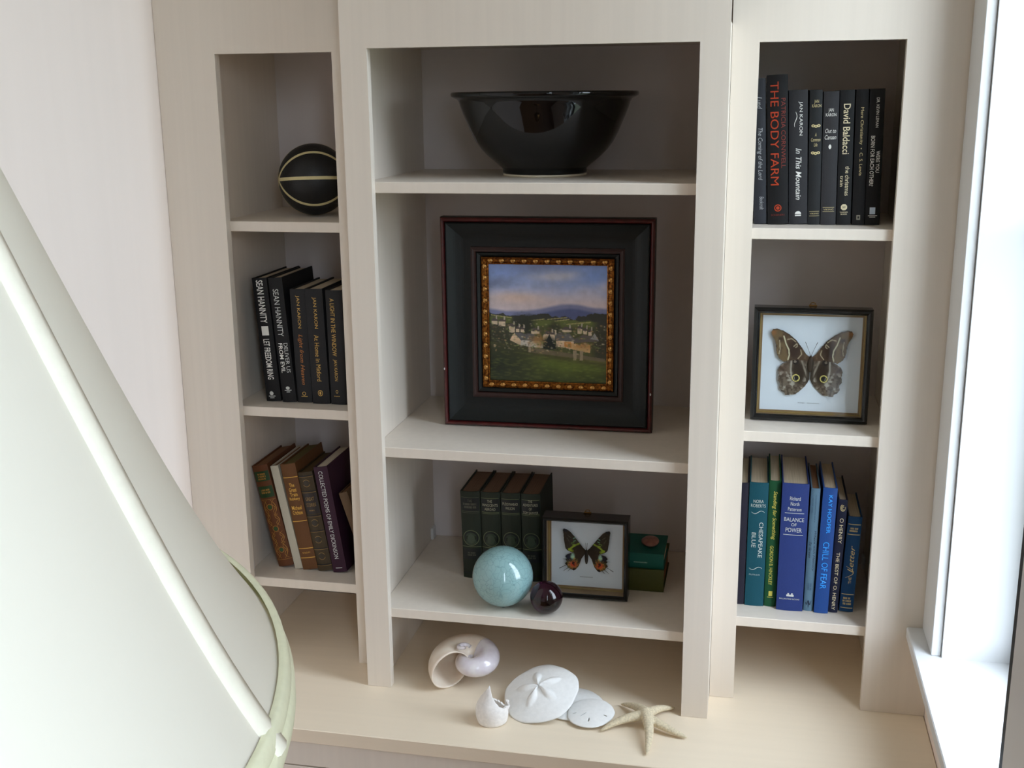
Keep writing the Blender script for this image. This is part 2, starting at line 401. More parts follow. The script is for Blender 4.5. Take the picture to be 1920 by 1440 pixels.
# corner bookcase, middle shelf: five black books
G = 'black books on the middle shelf of the corner bookcase'; z = LS[1]; y = 0.157
b = Book('tall black book with bold white capitals and white square on spine, leaning left', G, -0.3153, y + 0.002, z, 0.0335, 0.271, 0.185, -0.0636, (22, 22, 24))
b.text('SEAN HANNITY', 0.017, 0.36, WHITEI, 0.5, 0.46, 'author_lettering', bold=0.012)
b.band(0.385, 0.46, WHITEI, 0.27, 0.74, 'white_square'); b.text('LET FREEDOM RING', 0.49, 0.82, WHITEI, 0.5, 0.42, bold=0.014)
b.ring(0.935, 0, 0.0045, SILVER, 0.42); b.band(0.955, 0.962, SILVER, 0.2, 0.66, 'emblem'); b.band(0.97, 0.976, SILVER, 0.28, 0.58, 'emblem')
b = Book('tall black book with silver outlined capitals, leaning between two other black books', G, -0.2767, y, z, 0.0315, 0.273, 0.176, -0.066, (26, 26, 28))
b.text('SEAN HANNITY', 0.09, 0.465, SILVER, 0.47, 0.4, 'author_lettering')
b.text('DELIVER US', 0.52, 0.76, SILVER, 0.72, 0.27); b.text('FROM EVIL', 0.52, 0.76, WHITEI, 0.34, 0.3, bold=0.012)
b.ring(0.885, 0.0, 0.0045, SILVER, 0.5, sz=0.8); b.band(0.9, 0.906, SILVER, 0.25, 0.75, 'emblem'); b.band(0.914, 0.92, SILVER, 0.38, 0.64, 'emblem')
b = Book('black book with gold author capitals and orange slanted title', G, -0.2445, y + 0.005, z, 0.034, 0.249, 0.172, -0.018, (36, 36, 38))
b.text('JAN KARON', 0.055, 0.34, GOLD, 0.5, 0.26, 'author_lettering'); b.text('Light from Heaven', 0.395, 0.84, ink((178, 112, 48)), 0.5, 0.34, it=0.3)
b.ring(0.92, 0.003, 0.0042, GOLD, 0.5); b.band(0.942, 0.948, GOLD, 0.3, 0.72, 'emblem')
b = Book('thick black book with gold lettering and a ringed oval emblem at its foot', G, -0.2073, y, z, 0.039, 0.251, 0.172, -0.0224, (34, 34, 36))
b.text('JAN KARON', 0.07, 0.34, GOLD, 0.52, 0.24, 'author_lettering'); b.text('At Home in Mitford', 0.395, 0.8, GOLD, 0.5, 0.26)
b.ring(0.905, 0.0045, 0.0056, GOLD, 0.5, sz=1.2); b.ring(0.905, 0, 0.002, GOLD, 0.5, sz=1.9)
b = Book('black book with one long gold title line, against the bookcase side', G, -0.1655, y + 0.001, z, 0.036, 0.249, 0.172, -0.008, (34, 33, 34))
b.text('A LIGHT IN THE WINDOW', 0.07, 0.57, GOLD, 0.4, 0.27); b.text('JAN KARON', 0.6, 0.79, GOLD, 0.4, 0.26, 'author_lettering')
b.ring(0.885, 0.0018, 0.0026, GOLD, 0.42, sz=1.5); b.dashes(0.92, 0.931, 1, GOLD, 0.42, 0.5, 'publisher_lettering')

# corner bookcase, bottom shelf
G = 'leaning books on the bottom shelf of the corner bookcase'; z = LS[2]; y = 0.168
LEATH = (104, 62, 36)
b = Book('old tan leather book with two green title patches and green medallions, leaning on bookcase side', G, -0.3181, y + 0.004, z, 0.0375, 0.243, 0.166, -0.210, LEATH, PAGEB, sag=0.004)
GR = ink((36, 66, 34)); OG = ink((176, 128, 58))
b.band(0.06, 0.155, GR, 0.04, 0.96, 'title_patch'); b.band(0.205, 0.315, GR, 0.04, 0.96, 'author_patch')
b.dashes(0.075, 0.145, 3, OG, 0.5, 0.62, 'title_lettering'); b.dashes(0.23, 0.28, 2, OG, 0.5, 0.6, 'author_lettering')
for f, rr in ((0.41, 0.0062), (0.625, 0.0062), (0.835, 0.0058)):
    b.ring(f, rr, rr + 0.0012, OG, name='medallion_rim'); b.ring(f, 0, rr - 0.0012, ink((44, 78, 40)), name='medallion')
for f0, f1, s_ in ((0.34, 0.5, 1), (0.48, 0.6, 1), (0.655, 0.77, 1), (0.76, 0.92, 1)):
    for sg in (-1, 1):
        b.curve([(0.5 + sg * (0.12 + 0.26 * math.sin(math.pi * i / 11)), f0 + (f1 - f0) * i / 11) for i in range(12)], 0.0007, OG, 'gilt_scroll')
        b.curve([(0.5 + sg * (0.36 - 0.2 * abs(math.sin(2 * math.pi * i / 11))), f0 + (f1 - f0) * i / 11) for i in range(12)], 0.0006, OG, 'gilt_scroll')
b.band(0.335, 0.338, OG); b.band(0.93, 0.933, OG)
b = Book('thin plain cream book with no lettering, leaning between brown books', G, -0.2761, y + 0.001, z, 0.0185, 0.246, 0.165, -0.186, (196, 190, 172), PAGEB, sag=0.0006)
b = Book('brown book with stacked yellow title words and four thin gold lines', G, -0.2567, y - 0.001, z, 0.0355, 0.251, 0.165, -0.163, (106, 70, 40), mat('olive_top_edge', (104, 92, 48), 0.8, var=0.2, vscale=(900, 8, 8)))
YL = ink((226, 176, 74))
for f in (0.122, 0.535, 0.795, 0.885): b.band(f, f + 0.006, YL)
for k, t in enumerate(('The', 'Great', 'Train', 'Robbery')): b.text(t, 0.18 + k * 0.044, 0.216 + k * 0.044, YL, 0.5, (0.34, 0.5, 0.5, 0.68)[k], horiz=True, bold=0.012)
for k, t in enumerate(('Michael', 'Crichton')): b.text(t, 0.393 + k * 0.045, 0.43 + k * 0.045, YL, 0.5, 0.66, 'author_lettering', horiz=True, bold=0.012)
b.text('KNOPF', 0.832, 0.847, YL, 0.5, 0.52, 'publisher_lettering', horiz=True, spacing=1.5)
b = Book('old dark olive book with raised bands and small gilt flowers on its spine', G, -0.2202, y - 0.002, z, 0.0345, 0.234, 0.165, -0.160, (70, 58, 40), mat('dark_gilt_edge', (92, 74, 40), 0.7, var=0.3, vscale=(900, 8, 8)), sag=0.004)
OD = ink((146, 116, 62)); BK = ink((30, 27, 24))
for f in (0.03, 0.185, 0.43, 0.585, 0.765, 0.93):
    b.band(f, f + 0.012, BK, name='raised_band', eps=0.0012); b.band(f + 0.016, f + 0.02, OD)
b.band(0.21, 0.42, ink((44, 38, 36)), 0.02, 0.98, 'title_patch'); b.text('GREAT', 0.25, 0.285, OD, 0.5, 0.6, horiz=True); b.text('STORIES', 0.31, 0.345, OD, 0.5, 0.66, horiz=True); b.dashes(0.375, 0.392, 1, OD, 0.5, 0.45, 'author_lettering')
for f in (0.11, 0.51, 0.68, 0.85):
    b.ring(f, 0, 0.007, ink((52, 44, 32)), name='gilt_flower'); b.ring(f, 0.0075, 0.0085, OD, name='gilt_flower', a0=0.4, a1=2.6); b.ring(f, 0.0075, 0.0085, OD, name='gilt_flower', a0=3.6, a1=5.9)
b = Book('dark purple book with a long silver title running down its spine', G, -0.1832, y - 0.003, z, 0.0325, 0.249, 0.166, -0.142, (56, 28, 46), mat('pale_page_block', (210, 200, 180), 0.9, var=0.2, vscale=(900, 8, 8)))
b.text('COLLECTED POEMS OF EMILY DICKINSON', 0.04, 0.87, SILVER, 0.46, 0.3); b.band(0.955, 0.961, SILVER, 0.25, 0.72, 'publisher_mark')
b = Book('small brown book tilted steeply against the purple one', G, -0.106, y + 0.002, z, 0.02, 0.196, 0.12, -0.30, (98, 76, 54), PAGEB)

# window-side bookcase, top shelf
G = 'black books on the top shelf of the window-side bookcase'; z = RS[0]; y = 0.18
b = Book('charcoal book with grey script title, tucked beside the bookcase edge', G, 0.7135, y, z, 0.0245, 0.273, 0.19, -0.048, (44, 46, 52))
GS = ink((168, 170, 172))
b.text('Lund', 0.125, 0.205, GS, 0.5, 0.4, 'author_lettering', it=0.25); b.text('The Coming of the Lord', 0.335, 0.695, GS, 0.5, 0.44, it=0.25); b.text('Bookcraft', 0.81, 0.9, GS, 0.62, 0.32, 'publisher_lettering', it=0.2)
b = Book('tallest black book with big red-orange capitals on its spine', G, 0.7398, y - 0.003, z, 0.0385, 0.279, 0.19, -0.048, (16, 16, 18))
RO = ink((176, 62, 32)); RD = ink((120, 44, 32))
b.text('THE BODY FARM', 0.045, 0.735, RO, 0.36, 0.4); b.text('PATRICIA CORNWELL', 0.155, 0.62, RD, 0.78, 0.21, 'author_lettering')
b.ring(0.89, 0.005, 0.0068, RO); b.ring(0.89, 0.0, 0.0032, RO); b.text('SCRIBNERS', 0.932, 0.944, RD, 0.5, 0.66, 'publisher_lettering', horiz=True)
b = Book('wide charcoal book with white slanted title and looping white flourish', G, 0.7796, y + 0.004, z, 0.0346, 0.251, 0.18, -0.045, (46, 46, 49))
b.text('JAN KARON', 0.085, 0.335, WHITEI, 0.62, 0.22, 'author_lettering'); b.curve(swash(0.36, 0.07, 0.16, 0.27), 0.0006, WHITEI)
b.text('In This Mountain', 0.43, 0.815, WHITEI, 0.52, 0.3, it=0.25, bold=0.006)
b.ring(0.925, 0, 0.0058, WHITEI, a0=0, a1=math.pi, n=14); b.band(0.93, 0.94, WHITEI, 0.34, 0.66, 'emblem')
b = Book('narrow charcoal book with two small white ornaments above and below its title', G, 0.8152, y + 0.003, z, 0.0232, 0.251, 0.18, -0.034, (34, 36, 38))
b.text('JAN\nKARON', 0.072, 0.128, PALEG, 0.55, 0.72, 'author_lettering', horiz=True)
for f in (0.262, 0.462):
    for k in range(3): b.ring(f + 0.004 * (k % 2), 0.0012, 0.0034, PALEG, 0.3 + 0.22 * k, 'ornament', sz=0.8, n=12)
b.text('A\nCommon\nLife', 0.315, 0.415, PALEG, 0.52, 0.74, horiz=True, it=0.2)
b.band(0.9, 0.903, PALEG, 0.1, 0.9); b.text('VIKING', 0.912, 0.924, PALEG, 0.5, 0.7, 'publisher_lettering', horiz=True); b.band(0.934, 0.937, PALEG, 0.1, 0.9)
b = Book('charcoal book with horizontal author name, slanted short title and a tiny white leaf', G, 0.8387, y + 0.001, z, 0.028, 0.248, 0.18, -0.026, (50, 50, 53))
b.text('JAN\nKARON', 0.125, 0.185, WHITEI, 0.5, 0.68, 'author_lettering', horiz=True); b.text('Out to\nCanaan', 0.275, 0.355, WHITEI, 0.5, 0.74, horiz=True, it=0.25)
b.ring(0.41, 0, 0.0025, WHITEI, 0.48, sz=1.7); b.band(0.866, 0.869, PALEG, 0.12, 0.88); b.text('VIKING', 0.878, 0.89, PALEG, 0.5, 0.66, 'publisher_lettering', horiz=True); b.band(0.898, 0.901, PALEG, 0.12, 0.88)
b = Book('black book with large cream serif author name and round cream emblem at its foot', G, 0.8683, y + 0.003, z, 0.0262, 0.25, 0.18, -0.026, (24, 25, 27))
CI = ink((226, 214, 178))
b.text('David Baldacci', 0.1, 0.47, CI, 0.5, 0.48, 'author_lettering', bold=0.008); b.text('the christmas', 0.56, 0.78, CI, 0.66, 0.3); b.text('train', 0.63, 0.71, CI, 0.28, 0.22)
b.ring(0.867, 0, 0.0062, CI, n=8, a0=math.pi / 8, a1=2 * math.pi + math.pi / 8); b.text('W', 0.857, 0.877, BK, 0.5, 0.26, 'emblem', horiz=True).location.y = -0.0004
b.text('WARNER\nBOOKS', 0.9, 0.925, CI, 0.5, 0.56, 'publisher_lettering', horiz=True)
b = Book('thin black book with one small pale title line down the spine', G, 0.8972, y + 0.004, z, 0.0226, 0.251, 0.18, -0.026, (18, 18, 20))
b.text('Mere Christianity  •  C. S. Lewis', 0.13, 0.63, PALEG, 0.5, 0.32); b.band(0.925, 0.962, ink((150, 146, 130)), 0.34, 0.64, 'emblem'); b.band(0.935, 0.952, BK, 0.42, 0.57, 'emblem', eps=0.0006)
b = Book('black book with white title in two columns and a white square emblem, nearest the window', G, 0.9205, y + 0.005, z, 0.027, 0.252, 0.18, -0.02, (14, 14, 16))
b.text('DR. KEVIN LEMAN', 0.065, 0.28, WHITEI, 0.55, 0.2, 'author_lettering'); b.text('BORN FOR EACH OTHER?', 0.34, 0.71, WHITEI, 0.32, 0.27, bold=0.008); b.text('WERE YOU', 0.45, 0.61, WHITEI, 0.7, 0.25, bold=0.006)
b.band(0.868, 0.92, ink((190, 205, 222)), 0.3, 0.68, 'emblem'); b.band(0.928, 0.933, WHITEI, 0.2, 0.82, 'publisher_mark'); b.band(0.939, 0.943, WHITEI, 0.3, 0.7, 'publisher_mark')

# window-side bookcase, bottom shelf
G = 'blue and green books on the bottom shelf of the window-side bookcase'; z = RS[2]
Book('dark navy book mostly tucked behind the bookcase edge', G, 0.698, 0.172, z, 0.0275, 0.268, 0.185, 0.0, (34, 32, 46))
SB = ink((196, 206, 200))
b = Book('teal book with silver lettering and curling flourishes', G, 0.7265, 0.1695, z, 0.038, 0.271, 0.185, 0.0015, (17, 78, 92))
b.text('NORA\nROBERTS', 0.135, 0.195, SB, 0.5, 0.78, 'author_lettering', horiz=True); b.text('CHESAPEAKE', 0.315, 0.6, SB, 0.7, 0.22); b.text('BLUE', 0.4, 0.52, SB, 0.33, 0.22)
for f in (0.235, 0.69): b.curve([(0.15 + 0.7 * i / 13, f + 0.012 * math.sin(2 * math.pi * i / 13)) for i in range(14)], 0.0006, SB)
b.text('PUTNAM', 0.737, 0.748, SB, 0.45, 0.55, 'publisher_lettering', horiz=True, spacing=1.4)
b = Book('green book with yellow slanted title down its spine', G, 0.7659, 0.1722, z, 0.0238, 0.276, 0.187, 0.0, (20, 78, 46))
YG = ink((206, 196, 88))
b.text('Standing for Something', 0.08, 0.46, YG, 0.52, 0.42, it=0.2, bold=0.005); b.text('GORDON B. HINCKLEY', 0.51, 0.825, YG, 0.45, 0.3, 'author_lettering'); b.band(0.875, 0.915, YG, 0.36, 0.68, 'emblem'); b.band(0.922, 0.926, YG, 0.26, 0.76, 'emblem')
b = Book('thickest royal blue book with horizontal silver capitals between two lines', G, 0.7908, 0.1585, z, 0.053, 0.277, 0.194, 0.003, (40, 58, 118))
b.text('Richard\nNorth\nPatterson', 0.1, 0.21, SILVER, 0.5, 0.5, 'author_lettering', horiz=True)
b.band(0.226, 0.2295, SILVER, 0.14, 0.86); b.text('BALANCE', 0.262, 0.292, SILVER, 0.5, 0.74, horiz=True); b.text('OF', 0.305, 0.328, SILVER, 0.5, 0.2, horiz=True); b.text('POWER', 0.342, 0.375, SILVER, 0.5, 0.6, horiz=True); b.band(0.395, 0.3985, SILVER, 0.12, 0.86)
b.band(0.87, 0.885, SILVER, 0.36, 0.64, 'emblem'); b.band(0.858, 0.871, SILVER, 0.4, 0.46, 'emblem'); b.band(0.858, 0.871, SILVER, 0.54, 0.6, 'emblem'); b.text('BALLANTINE BOOKS', 0.9, 0.911, SILVER, 0.48, 0.76, 'publisher_lettering', horiz=True)
b = Book('thin grey-blue book with small navy lettering', G, 0.846, 0.165, z, 0.0182, 0.267, 0.17, 0.010, (92, 122, 142), PAGEB, rough=0.5)
NV = ink((28, 40, 66))
b.text('Where with Memory', 0.34, 0.67, NV, 0.72, 0.26, it=0.3); b.text('So Green', 0.43, 0.56, NV, 0.3, 0.26, it=0.3)
b.dashes(0.05, 0.27, 1, ink((66, 92, 118)), 0.58, 0.12, vert=True); b.dashes(0.08, 0.2, 1, ink((66, 92, 118)), 0.25, 0.12, vert=True)
b.dashes(0.77, 0.83, 2, ink((66, 92, 118)), 0.5, 0.5, vert=True); b.curve([(0.2 + 0.6 * i / 13, 0.93 + 0.018 * math.sin(3.4 * math.pi * i / 13)) for i in range(14)], 0.0009, NV, 'emblem'); b.curve([(0.5, 0.92 + 0.05 * i / 7) for i in range(8)], 0.0008, NV, 'emblem')
b = Book('bright blue book with shiny light blue lettering', G, 0.8668, 0.158, z, 0.0278, 0.272, 0.176, 0.0185, (36, 76, 144), rough=0.45)
LB = ink((60, 160, 250), 0.25)
b.text('KAY HOOPER', 0.055, 0.355, LB, 0.56, 0.28, 'author_lettering', bold=0.008); b.text('CHILL OF FEAR', 0.425, 0.8, LB, 0.5, 0.44)
b = Book('navy book with pale gold capitals and a rose emblem at the top', G, 0.8955, 0.166, z, 0.0186, 0.246, 0.16, 0.029, (30, 34, 58))
b.text('O HENRY', 0.16, 0.38, CI, 0.54, 0.4, 'author_lettering'); b.text('THE BEST OF O. HENRY', 0.46, 0.975, CI, 0.5, 0.36)
for k in range(3): b.ring(0.068, 0.0012 + 0.0016 * k, 0.002 + 0.0016 * k, PALEG, 0.55, 'rose_emblem', sz=1.5, a0=k, a1=k + 4.6)
b = Book('shortest blue book with gold lines and a swirling script title', G, 0.918, 0.175, z, 0.0275, 0.208, 0.155, 0.033, (22, 72, 120))
for f in (0.075, 0.18, 0.81, 0.955): b.band(f, f + 0.008, PALEG, 0.06, 0.94)
b.dashes(0.108, 0.16, 2, PALEG, 0.5, 0.7); b.text('Letter', 0.3, 0.58, PALEG, 0.5, 0.4, up=True, it=0.35); b.text('THE', 0.63, 0.7, PALEG, 0.55, 0.2, up=True)
b.curve([(0.2 + 0.55 * math.sin(math.pi * i / 15), 0.52 + 0.12 * i / 15) for i in range(16)], 0.0007, PALEG)
b.dashes(0.84, 0.93, 3, PALEG, 0.5, 0.7)

# middle bookcase, bottom shelf: four matching dark green volumes
G = 'matching dark green volumes on the bottom shelf of the wide bookcase'; z = CS[2]
GB = (40, 46, 35); DGI = ink((112, 118, 84)); BLK = ink((20, 24, 24)); LET = ink((168, 164, 140)); FADE = ink((86, 84, 72))
for i, (t, lab) in enumerate((('THE', 'dark green volume with faded title patch, outermost of the set of four'),
                       ('THE\nINNOCENTS\nABROAD', 'dark green volume with bright three-line title, second in the set of four'),
                       ("PUDD'NHEAD\nWILSON", 'dark green volume with two-line title, third in the set of four'),
                       ('THE\nADVENTURES\nOF\nTOM SAWYER', 'dark green volume with four-line title, beside the moth case'))):
    b = Book(lab, G, 0.1105 + 0.0447 * i, 0.2 + 0.002 * i, z, 0.0436, 0.203, 0.155, -0.022, GB, mat('rusty_page_block', (122, 94, 74), 0.9, var=0.25, vscale=(900, 8, 8)), sag=0.005)
    b.band(0.075, 0.215, BLK, 0.04, 0.96, 'title_patch', eps=0.0004)
    n = t.count('\n') + 1
    if i == 0: b.dashes(0.125, 0.195, 2, FADE, 0.5, 0.74, 'title_lettering', eps=0.0008); t = 'THE'; n = 1
    b.text(t, (0.145 if i else 0.105) - 0.02 * n * (1 if i else 0.7), (0.145 if i else 0.105) + 0.02 * n * (1 if i else 0.7), FADE if i == 0 else LET, 0.5, 0.78 if i else 0.24, horiz=True, lines=1.05).location.y = -0.0003
    for f in (0.066, 0.225, 0.24): b.band(f, f + 0.004, DGI if i else FADE, 0.05, 0.95)
    b.ring(0.53, 0.0, 0.0165, ink((50, 60, 46)), name='medallion'); b.ring(0.53, 0.0128, 0.0158, BLK, name='medallion_rim', eps=0.0008, a0=-0.6, a1=3.74); b.ring(0.53, 0.0172, 0.0182, DGI, name='medallion_rim', eps=0.0006)
    b.ring(0.54, 0.0, 0.0085, ink((62, 72, 56)), name='medallion_head', eps=0.0009, sz=1.25)
    b.band(0.63, 0.635, DGI); b.band(0.655, 0.78, BLK, 0.04, 0.96, 'volume_patch', eps=0.0004); b.dashes(0.69, 0.74, 2, FADE, 0.5, 0.5, 'author_lettering', eps=0.0008)
    b.band(0.93, 0.95, BLK)

# two books lying flat, spines to the front
def flat_book(label, x1, y, z, length, thick, depth, rgb, page, yaw=0.0):
    o = empty('book', (x1, y, z), (0, 0, yaw), label=label, cat='book', group='books lying flat beside the moth case')
    m = cloth(rgb); L = -length; n = 9; bt = 0.003; sg = 0.004
    sy = lambda q: sg * (2 * q / thick - 1) ** 2
    outer = [(depth, 0)] + [(sy(thick * i / (n - 1)), thick * i / (n - 1)) for i in range(n)] + [(depth, thick)]
    inner = [(depth, bt)] + [(sy(thick * i / (n - 1)) + bt, bt + (thick - 2 * bt) * i / (n - 1)) for i in range(n)] + [(depth, thick - bt)]
    V, F = [], []; k = len(outer)
    for x in (L, 0): V += [(x, a, b_) for a, b_ in outer] + [(x, a, b_) for a, b_ in inner]
    q = 2 * k
    for i in range(k - 1):
        F.append((i, i + 1, q + i + 1, q + i)); F.append((k + i, q + k + i, q + k + i + 1, k + i + 1))
        F.append((i, k + i, k + i + 1, i + 1)); F.append((q + i, q + i + 1, q + k + i + 1, q + k + i))
    F.append((0, q, q + k, k)); F.append((k - 1, 2 * k - 1, q + 2 * k - 1, q + k - 1))
    mesh_obj('cover', V, F, m, o)
    box('page_block', L + 0.003, -0.003, sg + bt, depth - 0.004, bt, thick - bt, page, o)
    return o
ZK = CS[2] + 0.0005
fb = flat_book('olive green book lying flat under the teal one', 0.5545, 0.199, ZK, 0.155, 0.050, 0.165, (74, 76, 30), PAGEB)
fb = flat_book('teal green book lying flat with a red stone on its cover', 0.5535, 0.205, ZK + 0.0502, 0.152, 0.034, 0.118, (20, 98, 88), PAGE)
m = ink((150, 190, 176))
V, F = [], []
for k in range(11): v_, f_ = box_vf(-0.064 + k * 0.0027, -0.0625 + k * 0.0027, -0.0006, -0.0002, 0.0138, 0.0163, base=len(V)); V += v_; F += f_
mesh_obj('title_lettering', V, F, m, fb)
mesh_obj('spine_mark', *box_vf(-0.077, -0.075, -0.0008, -0.0002, 0.011, 0.025), mat('pale_ink', (190, 215, 205), 0.5), fb)
# flat reddish stone
bm = bmesh.new(); bmesh.ops.create_icosphere(bm, subdivisions=4, radius=1.0)
for v in bm.verts:
    k = 1 + 0.08 * mnoise.noise(v.co * 1.6); v.co = Vector((v.co.x * 0.0195 * k, v.co.y * 0.026 * k, v.co.z * 0.0085 * k))
st = bm_obj('flat_stone', bm, mat('red_brown_stone', (132, 84, 74), 0.45, var=0.35, vscale=(90, 90, 90), second=(168, 116, 100)), smooth=True)
st.location = (0.5195, 0.262, ZK + 0.0502 + 0.0338 + 0.0082)
tag(st, 'flat oval reddish stone lying on the teal green book', 'stone')

# ------------------------------------------------------------------ black bowl
bo = empty('bowl', (0.290, 0.243, CS[0]), label='large glossy black bowl with flared rim on the top shelf of the wide bookcase', cat='bowl')
BLACKG = mat('black_glaze', (7, 7, 8), 0.05, spec=0.5)
k = 0.190 / 505.0
outer = [(505, 335), (503, 348), (488, 357), (470, 366), (461, 380), (452, 410), (436, 455), (416, 505), (396, 555), (372, 605), (342, 648), (300, 692), (262, 724), (240, 744), (229, 754), (229, 772), (226, 783)]
zz = lambda yy: (797 - yy) * k * 0.935
prof = [(0, zz(715)), (120, zz(712)), (230, zz(690)), (320, zz(630)), (368, zz(560)), (402, zz(480)), (426, zz(420)), (442, zz(380)), (458, zz(350)), (476, zz(335)), (490, zz(325)), (501, zz(326))]
prof = [(r * k, q) for r, q in prof] + [(r * k, zz(yy)) for r, yy in outer] + [(0, zz(783))]
lathe('body', prof, BLACKG, bo, 96)
lathe('foot_ring', [(0.2 * k, 0.0003), (224 * k, 0.0003), (228 * k, zz(790)), (226.5 * k, zz(783.2)), (0.2 * k, zz(783.2))], mat('bare_clay', (214, 204, 182), 0.8, var=0.1), bo, 96)

# ------------------------------------------------------------------ small basketball
bk = empty('basketball', (-0.2169, 0.2547, LS[0] + 0.0008), label='small black basketball with cream seams on the corner bookcase', cat='ball')
RB = 0.0758
sphere('ball_skin', (0, 0, RB), RB, mat('black_rubber_leather', (20, 20, 21), 0.45, var=0.1, vscale=(300, 300, 300), bump=0.35), bk, 64, 32)
CRS = mat('cream_seam_rubber', (214, 200, 150), 0.6, var=0.1, vscale=(80, 80, 80))
view = Vector((0.7191 + 0.2169, -2.099 - 0.2547, 1.2091 - 1.046)).normalized()
ax = view.cross(Vector((0, 0, 1))).normalized(); ax = -ax
upv = ax.cross(view).normalized()
if upv.z < 0: upv = -upv
def seam(ang, squeeze, name='seam'):
    V, F = [], []; n = 96; hw = 0.045
    d = (view * math.cos(ang) + upv * math.sin(ang))
    nn = ax.cross(d).normalized()
    for i in range(n):
        t = 2 * math.pi * i / n
        for w_, rr in ((-hw, 1.001), (0, 1.007), (hw, 1.001)):
            p = (ax * math.cos(t) + d * math.sin(t)) * math.cos(w_) + nn * math.sin(w_)
            # open the seams a little at the poles so that the panels do not meet in a point
            p = (p + nn * squeeze * math.cos(t) ** 2).normalized() * RB * rr
            V.append((p.x, p.y, p.z + RB))
    for i in range(n):
        j = (i + 1) % n
        for q in (0, 1): F.append((3 * i + q, 3 * j + q, 3 * j + q + 1, 3 * i + q + 1))
    mesh_obj(name, V, F, CRS, bk, smooth=True)
seam(0.04, 0.0); seam(math.radians(48), 0.16); seam(math.radians(-45), -0.16); seam(math.radians(92), 0.0)

# ------------------------------------------------------------------ mitred frames
def ring_part(name, hw, hh, prof, material, parent, smooth=False, cz=0.0):
    """prof: (inset from the outer edge, y) pairs; swept round a rectangle of half size hw x hh with mitred corners"""
    V, F = [], []; n = len(prof)
    for sx, sz in ((-1, -1), (1, -1), (1, 1), (-1, 1)):
        for ins, yy in prof: V.append((sx * (hw - ins), yy, cz + sz * (hh - ins)))
    for c in range(4):
        d = (c + 1) % 4
        for i in range(n - 1): F.append((c * n + i, d * n + i, d * n + i + 1, c * n + i + 1))
    return mesh_obj(name, V, F, material, parent)
def arcprof(i0, y0, i1, y1, bulge, n=8):
    return [(i0 + (i1 - i0) * t / n, y0 + (y1 - y0) * t / n - bulge * math.sin(math.pi * t / n)) for t in range(n + 1)]

FW, FH = 0.4465, 0.447
pf = empty('framed_painting', (0.2986, 0.2037, CS[1] + 0.0006), (0, 0, 0.02), label='square landscape painting in a broad black frame with maroon edges and gold liner', cat='painting')
hw, hh = FW / 2, FH / 2
MAROON = mat('maroon_wood', (84, 26, 26), 0.35, var=0.5, vscale=(60, 60, 60), coat=0.2)
MARB = mat('maroon_brown_wood', (52, 27, 24), 0.45, var=0.35, vscale=(60, 60, 60))
BLKW = mat('black_green_wood', (15, 21, 22), 0.42, var=0.3, vscale=(120, 8, 120), spec=0.4)
GOLDM = mat('antique_gold', (168, 104, 40), 0.34, metal=0.9, var=0.75, vscale=(220, 220, 220), second=(58, 26, 12))
GOLDB = mat('bright_gilt', (214, 168, 96), 0.25, metal=0.9, var=0.5, vscale=(400, 400, 400), second=(150, 92, 44))
ring_part('back_edge', hw, hh, [(0.006, 0.034), (0.0, 0.034), (0.0, 0.006), (0.001, 0.005)], BLKW, pf, cz=hh)
ring_part('outer_bead', hw, hh, [(0.001, 0.005)] + arcprof(0.001, 0.003, 0.010, 0.003, 0.005) + [(0.0105, 0.006)], MAROON, pf, cz=hh)
ring_part('scoop', hw, hh, [(0.0105, 0.003), (0.012, 0.0)] + arcprof(0.014, -0.001, 0.062, 0.016, -0.007, 12), BLKW, pf, cz=hh)
ring_part('inner_step', hw, hh, [(0.062, 0.0165), (0.0625, 0.012), (0.066, 0.0105), (0.069, 0.0125), (0.072, 0.0125), (0.0735, 0.016)], MARB, pf, cz=hh)
ring_part('sight_step', hw, hh, [(0.0735, 0.0165), (0.075, 0.0145), (0.082, 0.019), (0.0835, 0.021)], BLKW, pf, cz=hh)
gl = ring_part('gold_liner', hw, hh, [(0.0835, 0.021), (0.084, 0.016), (0.0865, 0.0145), (0.089, 0.017), (0.0945, 0.020), (0.096, 0.0185), (0.0985, 0.0195), (0.0985, 0.024)], GOLDM, pf, cz=hh)
# carved leaves along the gold liner
bm = bmesh.new(); bmesh.ops.create_icosphere(bm, subdivisions=2, radius=1.0)
for v in bm.verts: v.co = Vector((v.co.x * 0.0074 * (1 - 0.45 * max(v.co.z, 0)), v.co.y * 0.0042, v.co.z * 0.0058))
leaf0 = bm_obj('carved_leaf', bm, GOLDB, gl, smooth=True); first = True
rr = hw - 0.0907; nl = 11
for side in range(4):
    for i in range(nl):
        t = -rr + 2 * rr * (i + 0.5) / nl
        p, a = (((t, -(hh - 0.0907)), 0), ((rr, t), math.pi / 2), ((-t, rr), math.pi), ((-rr, -t), -math.pi / 2))[side]
        o = leaf0 if first else link(leaf0.copy(), gl); first = False
        o.location = (p[0], 0.0175, hh + p[1]); o.rotation_euler = (0, -a, 0)

